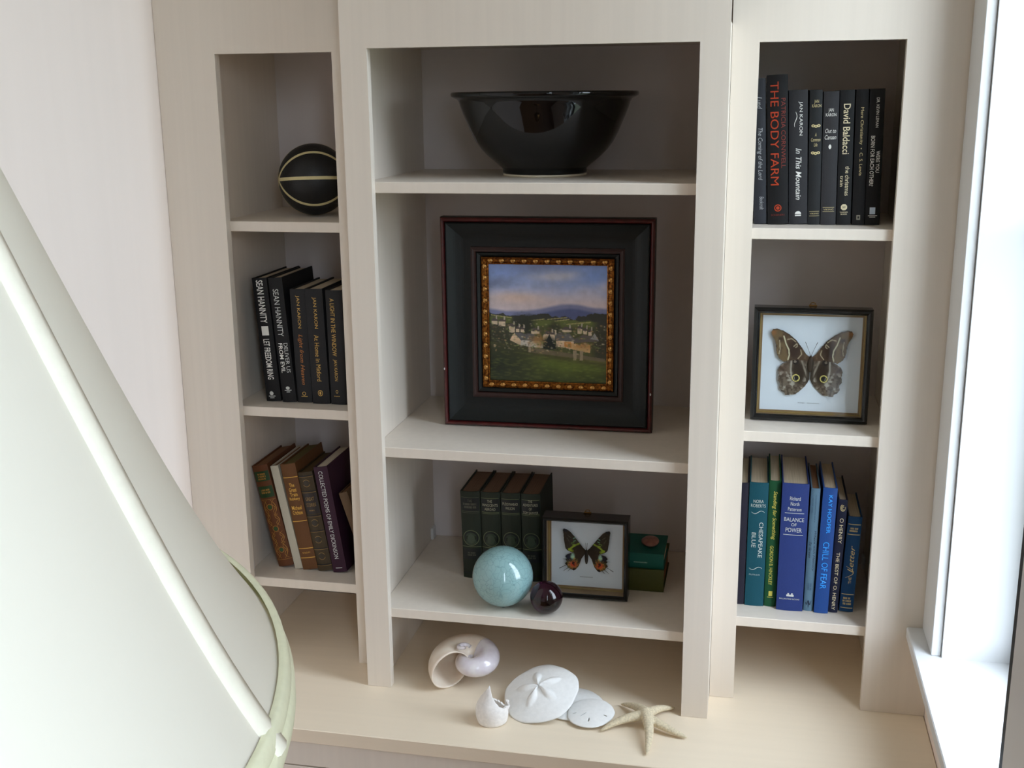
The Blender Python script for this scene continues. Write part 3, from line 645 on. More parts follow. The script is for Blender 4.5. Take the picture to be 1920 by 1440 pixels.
# painted landscape: colour computed per point of the canvas
def fbm(u, v, f, seed, octv=4):
    rng = np.random.RandomState(seed); out = np.zeros_like(u); amp, tot = 1.0, 0
    for o in range(octv):
        n = int(f * 2 ** o) + 2
        g = rng.rand(n + 2, n + 2)
        x = u * n; y = v * n; xi = np.clip(x.astype(int), 0, n); yi = np.clip(y.astype(int), 0, n)
        fx = x - xi; fy = y - yi; fx = fx * fx * (3 - 2 * fx); fy = fy * fy * (3 - 2 * fy)
        a = g[yi, xi] * (1 - fx) + g[yi, xi + 1] * fx; b_ = g[yi + 1, xi] * (1 - fx) + g[yi + 1, xi + 1] * fx
        out += amp * (a * (1 - fy) + b_ * fy); tot += amp; amp *= 0.5
    return out / tot
def sstep(a, b_, x):
    t = np.clip((x - a) / (b_ - a), 0, 1); return t * t * (3 - 2 * t)
def inpoly(u, v, poly):
    c = np.zeros(u.shape, bool); n = len(poly)
    for i in range(n):
        (x1, y1), (x2, y2) = poly[i], poly[(i + 1) % n]
        if y1 == y2: continue
        c ^= ((y1 > v) != (y2 > v)) & (u < (x2 - x1) * (v - y1) / (y2 - y1) + x1)
    return c
def paint_landscape(u, v):
    A = np.array; C = np.zeros(u.shape + (3,))
    n1 = fbm(u, v, 4, 1); n2 = fbm(u, v, 24, 2, 3); n3 = fbm(u, v * 2.0 % 1.0, 9, 3); wob = (n1 - 0.5)
    def mix(col, m): C[:] = C * (1 - m[..., None]) + A(col, float) * m[..., None]
    def fill(poly, col, jit=0.10):
        m = inpoly(u + (n2 - 0.5) * 0.008, v + (n2 - 0.5) * 0.008, poly).astype(float); mix(col, m * (1 - jit + jit * n2))
    C[:] = (122, 148, 212)
    mix((150, 170, 222), sstep(0.05, 0.22, v)); mix((196, 192, 214), sstep(0.14, 0.30, v + wob * 0.1)); mix((206, 190, 196), sstep(0.24, 0.34, v))
    mix((222, 188, 170), np.exp(-((u - 0.24) / 0.22) ** 2 - ((v - 0.285) / 0.05) ** 2) * 0.8)
    mix((100, 112, 150), np.clip(np.exp(-((u - 0.06) / 0.17) ** 2 - ((v - 0.165) / 0.06) ** 2) * 1.1 + (n3 - 0.55), 0, 1) * 0.75 * sstep(0.3, 0.2, v))
    mix((110, 120, 158), np.exp(-((u - 0.42) / 0.2) ** 2 - ((v - 0.03) / 0.05) ** 2) * 0.8)
    mix((196, 196, 212), np.clip(np.exp(-((u - 0.58) / 0.24) ** 2 - ((v - 0.105 + 0.06 * (u - 0.5)) / 0.045) ** 2) * (0.5 + n3), 0, 1) * 0.85)
    mix((108, 146, 226), np.exp(-((u - 0.9) / 0.12) ** 2 - ((v - 0.09) / 0.07) ** 2) * 0.7)
    mix((196, 190, 206), np.exp(-((u - 1.0) / 0.08) ** 2 - ((v - 0.19) / 0.05) ** 2) * 0.8)
    ridge = 0.375 - 0.035 * np.exp(-((u - 0.72) / 0.2) ** 2) + 0.02 * np.sin(u * 7) - 0.02 * np.exp(-((u - 1.0) / 0.1) ** 2) + (n1 - 0.5) * 0.02
    mix((112, 118, 160), sstep(-0.012, 0.02, v - ridge)); mix((72, 82, 128), sstep(0.0, 0.03, v - ridge - 0.03))
    tl = 0.43 + 0.012 * np.sin(u * 11) + (n2 - 0.5) * 0.05 - 0.025 * np.exp(-((u - 0.08) / 0.09) ** 2) - 0.02 * np.exp(-((u - 0.92) / 0.1) ** 2)
    mix((44, 46, 42), sstep(0, 0.008, v - tl)); 
    fld = sstep(0.462, 0.475, v + (n2 - 0.5) * 0.02) * sstep(0.3, 0.4, u) * (1 - sstep(0.86, 0.95, u)); mix((92, 104, 44), fld * (0.6 + 0.4 * n3))
    mix((84, 94, 44), sstep(0.44, 0.45, v) * (1 - sstep(0.5, 0.51, v)) * (1 - sstep(0.18, 0.22, u)) * 0.8)
    for (a0, b0, a1, b1) in ((0.02, 0.435, 0.19, 0.455), (0.36, 0.475, 0.47, 0.46), (0.5, 0.462, 0.66, 0.443), (0.56, 0.475, 0.68, 0.458), (0.66, 0.50, 0.86, 0.478), (0.74, 0.487, 0.85, 0.482)):
        t = np.clip(((u - a0) * (a1 - a0) + (v - b0) * (b1 - b0)) / ((a1 - a0) ** 2 + (b1 - b0) ** 2), 0, 1)
        d = np.hypot(u - a0 - t * (a1 - a0), v - b0 - t * (b1 - b0)); mix((168, 160, 96), (d < 0.004) * 0.8)
    mix((48, 50, 36), sstep(0.50, 0.54, v + (n2 - 0.5) * 0.05) * (1 - fld * 0.4) * 0.85)
    mix((92, 88, 58), ((n2 > 0.56) & (v > 0.5) & (v < 0.72)) * 0.45)
    mix((34, 38, 30), np.clip(1.3 - np.hypot((u - 0.3) / 0.11, (v - 0.52) / 0.10) + (n2 - 0.5), 0, 1))
    mix((36, 40, 30), np.clip(1.3 - np.hypot((u - 0.56) / 0.06, (v - 0.55) / 0.07) + (n2 - 0.5), 0, 1) * 0.8)
    mix((42, 44, 32), np.clip(1.2 - np.hypot((u - 0.07) / 0.12, (v - 0.62) / 0.08) + (n2 - 0.5), 0, 1))
    mix((44, 44, 34), np.clip(1.2 - np.hypot((u - 0.97) / 0.1, (v - 0.62) / 0.14) + (n2 - 0.5), 0, 1))
    LW, RF, RF2 = (214, 190, 158), (86, 84, 86), (70, 62, 60)
    for (x, y, w_, h_) in ((0.02, 0.485, 0.05, 0.03), (0.08, 0.49, 0.06, 0.04), (0.17, 0.53, 0.05, 0.05), (0.23, 0.55, 0.03, 0.028), (0.27, 0.555, 0.03, 0.024), (0.36, 0.565, 0.07, 0.024), (0.46, 0.59, 0.1, 0.05), (0.62, 0.548, 0.08, 0.02), (0.75, 0.535, 0.04, 0.04), (0.8, 0.55, 0.03, 0.03), (0.84, 0.56, 0.03, 0.03)):
        fill([(x, y), (x + w_, y), (x + w_, y + h_), (x, y + h_)], LW); fill([(x - 0.004, y), (x + w_ * 0.3, y - 0.028), (x + w_ + 0.004, y - 0.022), (x + w_ + 0.006, y)], RF2)
        fill([(x + w_ * 0.75, y - 0.045), (x + w_ * 0.75 + 0.012, y - 0.045), (x + w_ * 0.75 + 0.012, y - 0.015), (x + w_ * 0.75, y - 0.015)], (170, 158, 140))
    fill([(0.18, 0.645), (0.215, 0.585), (0.27, 0.645), (0.27, 0.69), (0.18, 0.65)], (226, 190, 150)); fill([(0.27, 0.645), (0.46, 0.65), (0.46, 0.71), (0.27, 0.69)], (206, 196, 180)); fill([(0.215, 0.585), (0.4, 0.59), (0.46, 0.65), (0.275, 0.648)], RF)
    fill([(0.57, 0.64), (0.72, 0.645), (0.72, 0.71), (0.57, 0.69)], (220, 184, 146)); fill([(0.56, 0.58), (0.68, 0.575), (0.74, 0.64), (0.565, 0.642)], RF); fill([(0.56, 0.55), (0.575, 0.55), (0.575, 0.6), (0.56, 0.6)], (196, 178, 150))
    fill([(0.64, 0.65), (0.7, 0.65), (0.7, 0.7), (0.64, 0.69)], (196, 122, 54)); fill([(0.7, 0.66), (0.86, 0.67), (0.86, 0.74), (0.7, 0.71)], (206, 160, 104)); fill([(0.72, 0.62), (0.8, 0.585), (0.92, 0.6), (0.93, 0.64), (0.72, 0.655)], (82, 76, 74)); fill([(0.86, 0.62), (0.895, 0.57), (0.93, 0.63)], (140, 140, 138))
    mix((150, 104, 50), np.clip(1.4 - np.hypot((u - 0.42) / 0.065, (v - 0.645) / 0.05) + (n2 - 0.5) * 1.2, 0, 1) * 0.8)
    mix((168, 110, 50), np.clip(1.3 - np.hypot((u - 0.8) / 0.08, (v - 0.68) / 0.03) + (n2 - 0.5) * 1.4, 0, 1) * 0.7)
    fill([(0.515, 0.585), (0.57, 0.71), (0.46, 0.71)], (22, 28, 28), 0.02); mix((22, 28, 28), np.clip(1.5 - np.hypot((u - 0.515) / 0.05, (v - 0.675) / 0.05) + (n2 - 0.5), 0, 1))
    hill = 0.655 + 0.11 * u + 0.03 * u * u + (n2 - 0.5) * 0.012
    g = sstep(0, 0.012, v - hill); mix((60, 62, 34), g * (1 - 0.3 * n1)); mix((108, 100, 48), g * (1 - sstep(0.01, 0.06, v - hill)) * sstep(0.3, 0.7, u) * 0.7)
    wall0 = 0.70 + 0.13 * (u - 0.33); mwall = ((u > 0.33) & (u < 0.98) & (v > wall0) & (v < wall0 + 0.045 - 0.03 * np.abs(u - 0.4))); mix((98, 84, 66), mwall * (0.6 + 0.4 * n2))
    mix((78, 92, 34), sstep(0.0, 0.05, v - wall0 - 0.05) * sstep(0.15, 0.6, u)); mix((90, 104, 38), np.exp(-((v - (0.78 + 0.12 * u)) / 0.05) ** 2) * sstep(0.35, 0.8, u) * (0.4 + 0.6 * n3))
    mix((40, 48, 26), sstep(0.80, 1.0, v + (n1 - 0.5) * 0.1) * 0.8); mix((28, 34, 24), np.clip(1.2 - np.hypot((u - 0.05) / 0.35, (v - 0.86) / 0.2), 0, 1))
    for x in (0.335, 0.715, 0.77): fill([(x, 0.70 + 0.02 * (x > 0.5)), (x + 0.02 + 0.008 * (x > 0.5), 0.70 + 0.02 * (x > 0.5)), (x + 0.02 + 0.008 * (x > 0.5), 0.745 + 0.06 * (x > 0.5)), (x, 0.745 + 0.06 * (x > 0.5))], (150, 132, 104))
    rng = np.random.RandomState(5)                               # small brush dabs over the village and the fields
    pal = [(226, 206, 170), (120, 112, 96), (70, 78, 40), (150, 150, 90), (92, 70, 52), (40, 46, 34), (196, 150, 96), (110, 124, 60)]
    for _ in range(420):
        a_, b2 = rng.rand(), 0.47 + 0.24 * rng.rand() ** 0.8 + 0.05 * rng.rand(); ra, rb = 0.004 + 0.010 * rng.rand(), 0.003 + 0.005 * rng.rand()
        m_ = np.clip(1.6 - np.hypot((u - a_) / ra, (v - b2) / rb) * 1.2, 0, 1) * (0.35 + 0.3 * rng.rand()); mix(pal[rng.randint(len(pal))], m_)
    for _ in range(300):
        a_, b2 = rng.rand(), 0.74 + 0.26 * rng.rand(); m_ = np.clip(1.5 - np.hypot((u - a_) / (0.01 + 0.02 * rng.rand()), (v - b2) / 0.006), 0, 1) * 0.25 * sstep(0.68 + 0.1 * u, 0.74 + 0.1 * u, v); mix([(110, 122, 44), (46, 54, 26), (84, 92, 40)][rng.randint(3)], m_)
    C[:] = 255 * (C / 255.0) ** 0.80
    return C * (0.95 + 0.10 * n2[..., None])
def to_lin(C):
    C = np.clip(C / 255.0, 0, 1); return np.where(C <= 0.04045, C / 12.92, ((C + 0.055) / 1.055) ** 2.4)
N = 300; pw = hw - 0.0975
uu, vv = np.meshgrid(np.linspace(0, 1, N), np.linspace(0, 1, N))
colr = to_lin(paint_landscape(uu, vv)); colr = np.concatenate([colr, np.ones(colr.shape[:2] + (1,))], -1).reshape(-1, 4)
V = [(-pw + 2 * pw * a, 0.0235, hh + pw - 2 * pw * c) for c in np.linspace(0, 1, N) for a in np.linspace(0, 1, N)]
F = [(i * N + j, (i + 1) * N + j, (i + 1) * N + j + 1, i * N + j + 1) for i in range(N - 1) for j in range(N - 1)]
PAINT = mat('oil_paint', (128, 128, 128), 0.38, attr='col', bump=0.15, vscale=(500, 500, 500), spec=0.45)
mesh_obj('canvas_painting', V, F, PAINT, pf, colors=colr)
for cx_, cz_ in ((-hw + 0.004, 0.125), (hw - 0.004, 0.085)): sphere('paint_chip', (cx_, -0.0015, cz_), 1.0, WHITE, pf, 8, 6, (0.0016, 0.0008, 0.0028))
box('backing_board', -hw + 0.006, hw - 0.006, 0.0255, 0.0335, 0.006, FH - 0.006, mat('brown_board', (110, 84, 58), 0.9), pf)

# ------------------------------------------------------------------ butterfly display cases
def wing_mesh(name, outline, colfn, step, mapper, material, parent, mirror):
    P = np.array(outline, float); lo, hi = P.min(0), P.max(0)
    nx, ny = int((hi[0] - lo[0]) / step) + 2, int((hi[1] - lo[1]) / step) + 2
    gx, gy = np.meshgrid(lo[0] + step * np.arange(nx), lo[1] + step * np.arange(ny))
    ins = inpoly(gx[:-1, :-1] + step / 2, gy[:-1, :-1] + step / 2, outline)
    C = to_lin(colfn(gx, gy))
    idx = -np.ones(gx.shape, int); V, F, K = [], [], []
    def vid(j, i):
        if idx[j, i] < 0:
            idx[j, i] = len(V); V.append(mapper(gx[j, i], gy[j, i], mirror)); K.append((*C[j, i], 1.0))
        return idx[j, i]
    for j in range(ny - 1):
        for i in range(nx - 1):
            if ins[j, i]:
                q = (vid(j, i), vid(j + 1, i), vid(j + 1, i + 1), vid(j, i + 1)); F.append(q if not mirror else q[::-1])
    return mesh_obj(name, V, F, material, parent, colors=K)
WINGM = mat('wing_scales', (128, 128, 128), 0.7, attr='col', spec=0.25)
MATB = mat('white_mount_board', (226, 230, 238), 0.9, var=0.01, vscale=(30, 30, 30), spec=0.1)
BLKL = mat('black_lacquer', (14, 14, 15), 0.22, spec=0.6)
TANW = mat('tan_case_lining', (150, 120, 84), 0.45, var=0.15, vscale=(40, 40, 40))
FILL = mat('gold_fillet', (186, 158, 100), 0.35, metal=0.6, var=0.2, vscale=(60, 60, 60))
BRASS = mat('old_brass', (138, 104, 60), 0.35, metal=1.0)
def display_case(label, x, y, z, w, h, dep, yaw, lean, rim, recess):
    o = empty('butterfly_case', (x, y, z), label=label, cat='butterfly case')
    o.matrix_world = Matrix.Translation((x, y, z + 0.0005 + dep * math.sin(lean))) @ Matrix.Rotation(yaw, 4, 'Z') @ Matrix.Rotation(-lean, 4, 'X')
    a, b_ = w / 2, h / 2
    ring_part('frame', a, b_, [(0.004, dep), (0.0, dep), (0.0, 0.004)] + arcprof(0.0015, 0.002, rim - 0.002, 0.002, 0.003, 6) + [(rim, 0.005), (rim, 0.009)], BLKL, o, cz=b_)
    ring_part('lining', a, b_, [(rim, 0.0092), (rim, recess), (rim + 0.006, recess)], TANW, o, cz=b_)
    ring_part('fillet', a, b_, [(rim + 0.0005, recess - 0.0005), (rim + 0.0005, recess - 0.004), (rim + 0.0022, recess - 0.004), (rim + 0.003, recess - 0.0005)], FILL, o, cz=b_)
    box('mount_board', -a + rim, a - rim, recess + 0.0005, recess + 0.003, rim, h - rim, MATB, o)
    box('back_board', -a + 0.004, a - 0.004, dep - 0.003, dep, 0.004, h - 0.004, BLKL, o)
    box('glass_pane', -a + rim, a - rim, 0.0065, 0.0085, rim, h - rim, GLASS, o)
    # hanger on the top edge
    hgr = box('hanger', -0.008, 0.008, dep - 0.006, dep - 0.002, h + 0.0002, h + 0.003, BRASS, o, bevel=0.0006)
    tube('hanger_ring', [(0.005 * math.cos(t), dep - 0.004, h + 0.0045 + 0.003 * math.sin(t)) for t in [2 * math.pi * i / 14 for i in range(14)]], 0.0009, BRASS, hgr, 6, True)
    return o
def case_caption(o, s, w, h, zc, y):
    V, F = text_vf(s); mesh_obj('caption', [(a * w, y, zc + c * h) for a, c in V], F, ink((70, 72, 76)), o)

def col_fill(shape, col): C = np.zeros(shape + (3,)); C[:] = col; return C
def lerp(C, col, m): return C * (1 - m[..., None]) + np.array(col, float) * m[..., None]
def nz2(x, y, f, seed): return fbm(np.clip(x / 1400.0, 0, 0.999), np.clip(y / 1400.0, 0, 0.999), f, seed, 3)
def band_poly(x, y, pts, wid):
    d = np.full(x.shape, 1e9)
    for (a0, b0), (a1, b1) in zip(pts, pts[1:]):
        t = np.clip(((x - a0) * (a1 - a0) + (y - b0) * (b1 - b0)) / ((a1 - a0) ** 2 + (b1 - b0) ** 2 + 1e-9), 0, 1); d = np.minimum(d, np.hypot(x - a0 - t * (a1 - a0), y - b0 - t * (b1 - b0)))
    return np.clip((wid - d) / (0.4 * wid) , 0, 1)
# owl butterfly (coordinates in hundredths of the case, x to the right, y down, axis at x = 680)
fw = [(672, 625), (640, 598), (600, 540), (550, 475), (490, 425), (430, 390), (380, 375), (345, 380), (330, 405), (340, 440), (365, 480), (375, 520), (380, 570), (390, 610), (410, 645), (450, 672), (500, 660), (560, 650), (620, 655), (675, 665)]
hwg = [(676, 642), (600, 640), (500, 655), (450, 685), (415, 710), (402, 745), (410, 790), (404, 840), (425, 870), (420, 910), (440, 940), (465, 950), (475, 975), (520, 970), (560, 965), (600, 930), (640, 890), (665, 850), (677, 825), (680, 700)]
def owl_fore(x, y):
    n = nz2(x, y, 60, 11); n2 = nz2(x, y, 25, 12)
    C = col_fill(x.shape, (84, 62, 46)); C = lerp(C, (122, 104, 80), np.clip((n - 0.45) * 3, 0, 1) * 0.7)
    left = sstep(0, 14, (440 + (y - 440) * 0.27) - x); C = lerp(C, (118, 96, 66), left * 0.8); C = lerp(C, (74, 54, 40), left * np.clip((n2 - 0.5) * 6, 0, 1))
    C = lerp(C, (142, 96, 60), np.clip(1.3 - np.hypot((x - 352) / 28, (y - 408) / 30), 0, 1))
    C = lerp(C, (52, 36, 28), np.clip(1.6 - np.hypot((x - 535) / 45, (y - 560) / 80), 0, 1) * 0.9)
    C = lerp(C, (206, 196, 164), band_poly(x, y, [(440, 440), (462, 510), (488, 560), (494, 610), (484, 650)], 7))
    for pts in ([(470, 470), (510, 462), (545, 490)], [(530, 530), (555, 505), (560, 530), (545, 540)], [(590, 560), (600, 600), (570, 640)], [(405, 480), (412, 560), (405, 600)]): C = lerp(C, (196, 180, 150), band_poly(x, y, pts, 5) * 0.85)
    C = lerp(C, (58, 46, 38), band_poly(x, y, fw[2:8], 12) * 0.6)
    return C
def owl_hind(x, y):
    n = nz2(x, y, 80, 13); n2 = nz2(x, y, 40, 14)
    C = col_fill(x.shape, (112, 98, 84)); C = lerp(C, (66, 52, 42), np.clip((n - 0.47) * 6, 0, 1) * 0.75); C = lerp(C, (186, 178, 166), np.clip((n2 - 0.58) * 8, 0, 1) * 0.8)
    C = lerp(C, (72, 48, 36), np.clip(1.3 - np.hypot((x - 440) / 60, (y - 730) / 60), 0, 1) * 0.5)
    C = lerp(C, (50, 38, 28), np.clip(2.2 - 2 * np.hypot((x - 580 - (y - 780) * 0.1) / 62, (y - 760) / 125), 0, 1))
    C = lerp(C, (190, 182, 168), band_poly(x, y, [(515, 660), (512, 740), (520, 800)], 9) * 0.7); C = lerp(C, (170, 160, 146), band_poly(x, y, [(600, 650), (630, 730), (655, 800)], 9) * 0.6)
    C = lerp(C, (62, 52, 42), sstep(640, 662, x))
    r = np.hypot(x - 560, y - 815); C = lerp(C, (224, 206, 120), (r < 33) * 1.0); C = lerp(C, (20, 16, 14), (r < 25) * 1.0); C = lerp(C, (196, 190, 180), band_poly(x, y, [(548, 803), (545, 815), (550, 828)], 3) * 0.8)
    r = np.hypot(x - 552, y - 668); C = lerp(C, (26, 20, 18), (r < 28) * 1.0); C = lerp(C, (120, 108, 96), (np.hypot(x - 548, y - 668) < 12) * 1.0)
    return C
cw, ch = 0.2287, 0.229
oc = display_case('black framed case with a brown owl butterfly, on the window-side bookcase', 0.836, 0.190, RS[1], cw, ch, 0.044, -0.004, 0.05, 0.0118, 0.022)
def mk_mapper(sc, ax, ay, zc, ybase):
    def mp(x, y, mirror):
        dx = (x - ax) * sc
        if mirror: dx = -dx
        return (dx, ybase - 0.012 - abs(dx) * 0.06, zc - (y - ay) * sc)
    return mp
bfy = empty('butterfly', label='brown owl butterfly with yellow-ringed eyespots pinned in a black case', cat='butterfly'); bfy.matrix_world = oc.matrix_world.copy()
sc = (cw - 2 * 0.0118) / 905.0
mp = mk_mapper(sc, 680, 660, ch / 2 + 0.006, 0.0325)
for mir in (False, True):
    wing_mesh('hindwing', hwg, owl_hind, 4.5, mp, WINGM, bfy, mir)
    m2 = mk_mapper(sc, 680, 660, ch / 2 + 0.006, 0.0318); wing_mesh('forewing', fw, owl_fore, 4.5, m2, WINGM, bfy, mir)
BODY = mat('brown_insect_body', (62, 48, 36), 0.8, var=0.3, vscale=(300, 300, 300))
sphere('abdomen', (0, 0.0188, ch / 2 + 0.006 - (690 - 660) * sc), 1.0, BODY, bfy, 16, 12, (24 * sc, 0.0035, 70 * sc)); sphere('head', (0, 0.0185, ch / 2 + 0.006 + 42 * sc), 1.0, BODY, bfy, 12, 8, (10 * sc, 0.0022, 10 * sc))
for sg in (-1, 1): tube('antenna', [(sg * 2 * sc, 0.0185, ch / 2 + 0.006 + 46 * sc), (sg * 22 * sc, 0.0180, ch / 2 + 0.006 + 100 * sc), (sg * 52 * sc, 0.0175, ch / 2 + 0.006 + 172 * sc)], [0.0004, 0.0003, 0.0005], BODY, bfy, 5)
case_caption(oc, 'Caligo   Idomeneus', 0.042, 0.0022, 0.034, 0.0219)

# sunset moth
fm = [(742, 640), (700, 600), (640, 520), (580, 440), (530, 385), (480, 352), (445, 348), (435, 370), (445, 430), (450, 500), (460, 560), (470, 620), (500, 650), (550, 672), (590, 684), (650, 694), (730, 690)]
hm = [(735, 690), (650, 680), (580, 685), (530, 690), (490, 705), (470, 735), (485, 760), (470, 785), (490, 800), (465, 835), (490, 860), (500, 890), (540, 910), (580, 930), (605, 915), (640, 870), (665, 810), (680, 760), (710, 715)]
def moth_fore(x, y):
    n = nz2(x, y, 60, 21); C = col_fill(x.shape, (46, 38, 30)); C = lerp(C, (66, 58, 48), np.clip((n - 0.5) * 4, 0, 1) * 0.6)
    C = lerp(C, (24, 26, 40), sstep(16, 0, np.hypot(x - 470, y - 365) - 20) * 0.8)
    for pts, w_, c_ in (([(650, 548), (600, 575), (560, 600), (520, 640)], 15, (150, 170, 48)), ([(565, 570), (600, 566)], 9, (140, 164, 60)), ([(520, 632), (560, 650)], 22, (158, 176, 50)), ([(575, 520), (600, 508)], 8, (110, 160, 120)), ([(572, 480), (600, 470)], 7, (120, 168, 150)), ([(545, 545), (585, 540)], 6, (120, 150, 70)), ([(500, 440), (540, 470)], 4, (96, 92, 80)), ([(490, 480), (520, 520)], 4, (96, 92, 80))): C = lerp(C, c_, band_poly(x, y, pts, w_) * np.clip(0.5 + n, 0, 1))
    C = lerp(C, (40, 32, 24), sstep(0, 30, x - 590 - (y - 560) * 0.05) * sstep(540, 600, y) * 0.6)
    return C
def moth_hind(x, y):
    n = nz2(x, y, 70, 22); C = col_fill(x.shape, (48, 38, 30)); C = lerp(C, (30, 28, 44), np.clip(1.4 - np.hypot((x - 510) / 55, (y - 735) / 55), 0, 1))
    C = lerp(C, (176, 216, 190), np.clip(1.5 - np.hypot((x - 565) / 24, (y - 735) / 42) + (n - 0.5), 0, 1)); C = lerp(C, (206, 190, 84), np.clip(1.5 - np.hypot((x - 560) / 70, (y - 850) / 62) + (n - 0.5) * 2, 0, 1))
    C = lerp(C, (206, 74, 40), np.clip(1.6 - np.hypot((x - 568) / 50, (y - 845) / 46) + (n - 0.5) * 1.5, 0, 1)); C = lerp(C, (34, 26, 22), np.clip((n - 0.56) * 9, 0, 1) * sstep(640, 560, x) * sstep(760, 800, y))
    C = lerp(C, (30, 26, 22), np.clip(1.3 - np.hypot((x - 590) / 30, (y - 912) / 16), 0, 1)); return C
cw2, ch2 = 0.182, 0.179
mc = display_case('black framed case with a dark moth with green and red wings, beside the green volumes', 0.3925, 0.1357, CS[2], cw2, ch2, 0.046, 0.011, 0.005, 0.0085, 0.034)
mth = empty('moth', label='black moth with green bands and red-orange hindwings pinned in a case', cat='moth'); mth.matrix_world = mc.matrix_world.copy()
sc = (cw2 - 2 * 0.0085) / 1010.0; zc2 = ch2 / 2 + 0.006
def mk2(yb): return mk_mapper(sc, 747, 660, zc2, yb)
MB_ = mat('black_insect_body', (30, 28, 26), 0.7, var=0.3, vscale=(300, 300, 300))
for mir in (False, True):
    wing_mesh('hindwing', hm, moth_hind, 5.0, mk2(0.0435), WINGM, mth, mir); wing_mesh('forewing', fm, moth_fore, 5.0, mk2(0.0428), WINGM, mth, mir)
    sg = -1 if not mir else 1
    for (a0, b0), (a1, b1) in (((490, 850), (392, 905)), ((510, 890), (448, 938)), ((545, 905), (500, 942)), ((480, 775), (436, 772)), ((480, 730), (462, 735))):
        p0, p1 = mk2(0.0435)(a0, b0, mir), mk2(0.0435)(a1, b1, mir); tube('tail', [p0, tuple((Vector(p0) + Vector(p1)) / 2), p1], [0.0005, 0.0004, 0.0009 if a1 < 400 else 0.0003], MB_, mth, 5)
sphere('abdomen', (0, 0.0295, zc2 - (725 - 660) * sc), 1.0, MB_, mth, 16, 12, (24 * sc, 0.003, 105 * sc))
for sg in (-1, 1): tube('antenna', [(sg * 4 * sc, 0.0295, zc2 + 35 * sc), (sg * 9 * sc, 0.029, zc2 + 90 * sc), (sg * 12 * sc, 0.0285, zc2 + 130 * sc)], 0.0003, MB_, mth, 5)
V, F = [], []
for k in range(14): v_, f_ = box_vf(-0.014 + k * 0.002, -0.0128 + k * 0.002, 0.0334, 0.0339, zc2 - 363 * sc, zc2 - 363 * sc + 0.0013, base=len(V)); V += v_; F += f_
mesh_obj('caption', V, F, ink((70, 72, 76)), mc)

# ------------------------------------------------------------------ glazed ball and glass ball
def crackle():
    m = mat('aqua_crackle_glaze', (138, 174, 175), 0.07, spec=0.6, coat=0.4); nt = m.node_tree; b_ = nt.nodes['Principled BSDF']
    tc = nt.nodes.new('ShaderNodeTexCoord'); nz = nt.nodes.new('ShaderNodeTexNoise'); nz.inputs['Scale'].default_value = 28; vm = nt.nodes.new('ShaderNodeMixRGB'); vm.inputs[0].default_value = 0.03
    vo = nt.nodes.new('ShaderNodeTexVoronoi'); vo.feature = 'DISTANCE_TO_EDGE'; vo.inputs['Scale'].default_value = 95
    rp = nt.nodes.new('ShaderNodeValToRGB'); rp.color_ramp.elements[0].position = 0.0; rp.color_ramp.elements[0].color = (*lin((98, 134, 136)), 1); rp.color_ramp.elements[1].position = 0.06; rp.color_ramp.elements[1].color = (*lin((142, 178, 180)), 1)
    n2 = nt.nodes.new('ShaderNodeTexNoise'); n2.inputs['Scale'].default_value = 20; mx = nt.nodes.new('ShaderNodeMix'); mx.data_type = 'RGBA'; mx.inputs[7].default_value = (*lin((130, 166, 166)), 1)
    nt.links.new(tc.outputs['Object'], nz.inputs['Vector']); nt.links.new(tc.outputs['Object'], vm.inputs[1]); nt.links.new(nz.outputs['Color'], vm.inputs[2]); nt.links.new(vm.outputs[0], vo.inputs['Vector']); nt.links.new(vo.outputs['Distance'], rp.inputs[0])
    nt.links.new(tc.outputs['Object'], n2.inputs['Vector']); nt.links.new(n2.outputs['Fac'], mx.inputs[0]); nt.links.new(rp.outputs[0], mx.inputs[6]); nt.links.new(mx.outputs[2], b_.inputs['Base Color'])
    return m
ab = empty('decor_ball', (0.2274, 0.0819, CS[2]), label='pale aqua crackle-glazed ball in front of the green volumes', cat='ball')
R1 = 0.0639; pr = [(0.0, 0.004)] + [(R1 * math.cos(t), R1 + R1 * math.sin(t)) for t in [(-1.27 + (math.pi / 2 + 1.27) * i / 40) for i in range(40)]] + [(0.0, 2 * R1)]
lathe('glazed_body', pr, crackle(), ab, 80)
for i in range(3):
    a = math.radians(-75 + 120 * i); lathe('rubber_foot', [(0, 0.0003), (0.0045, 0.0003), (0.0045, 0.0045), (0, 0.0045)], DARK, ab, 14, (0.013 * math.cos(a), 0.013 * math.sin(a), 0))
pg = mat('deep_purple_glass', (66, 22, 48), 0.02, trans=1.0, ior=1.5)
pb = sphere('glass_ball', (0, 0, 0), 0.0339, pg, None, 64, 32); pb.location = (0.3243, 0.0596, CS[2] + 0.0342)
tag(pb, 'small dark purple glass ball beside the aqua ball', 'ball')

# ------------------------------------------------------------------ shells on the countertop
def drop(o, z=0.0004):
    """rest the object (or its children) on height z"""
    bpy.context.view_layer.update()
    obs = [q for q in [o] + list(o.children) if q.type == 'MESH']
    lo = min((q.matrix_world @ v.co).z for q in obs for v in q.data.vertices); o.location.z += z - lo
def pearl(name, a, b_, rough):
    m = mat(name, a, rough, var=0.5, vscale=(45, 45, 45), second=b_, spec=0.6, coat=0.5); return m
PEARL = pearl('pearl_nacre', (226, 222, 224), (206, 196, 206), 0.13); IVORY = mat('ivory_shell', (232, 222, 206), 0.4, var=0.3, vscale=(26, 26, 26), second=(222, 204, 186), coat=0.2)
SHW = mat('chalk_white_shell', (240, 236, 232), 0.75, var=0.12, vscale=(160, 160, 160), bump=0.2)
ns = empty('nautilus_shell', (0.164, 0.058, 0), label='pearly coiled shell with wide open mouth beside the wide bookcase post', cat='seashell')
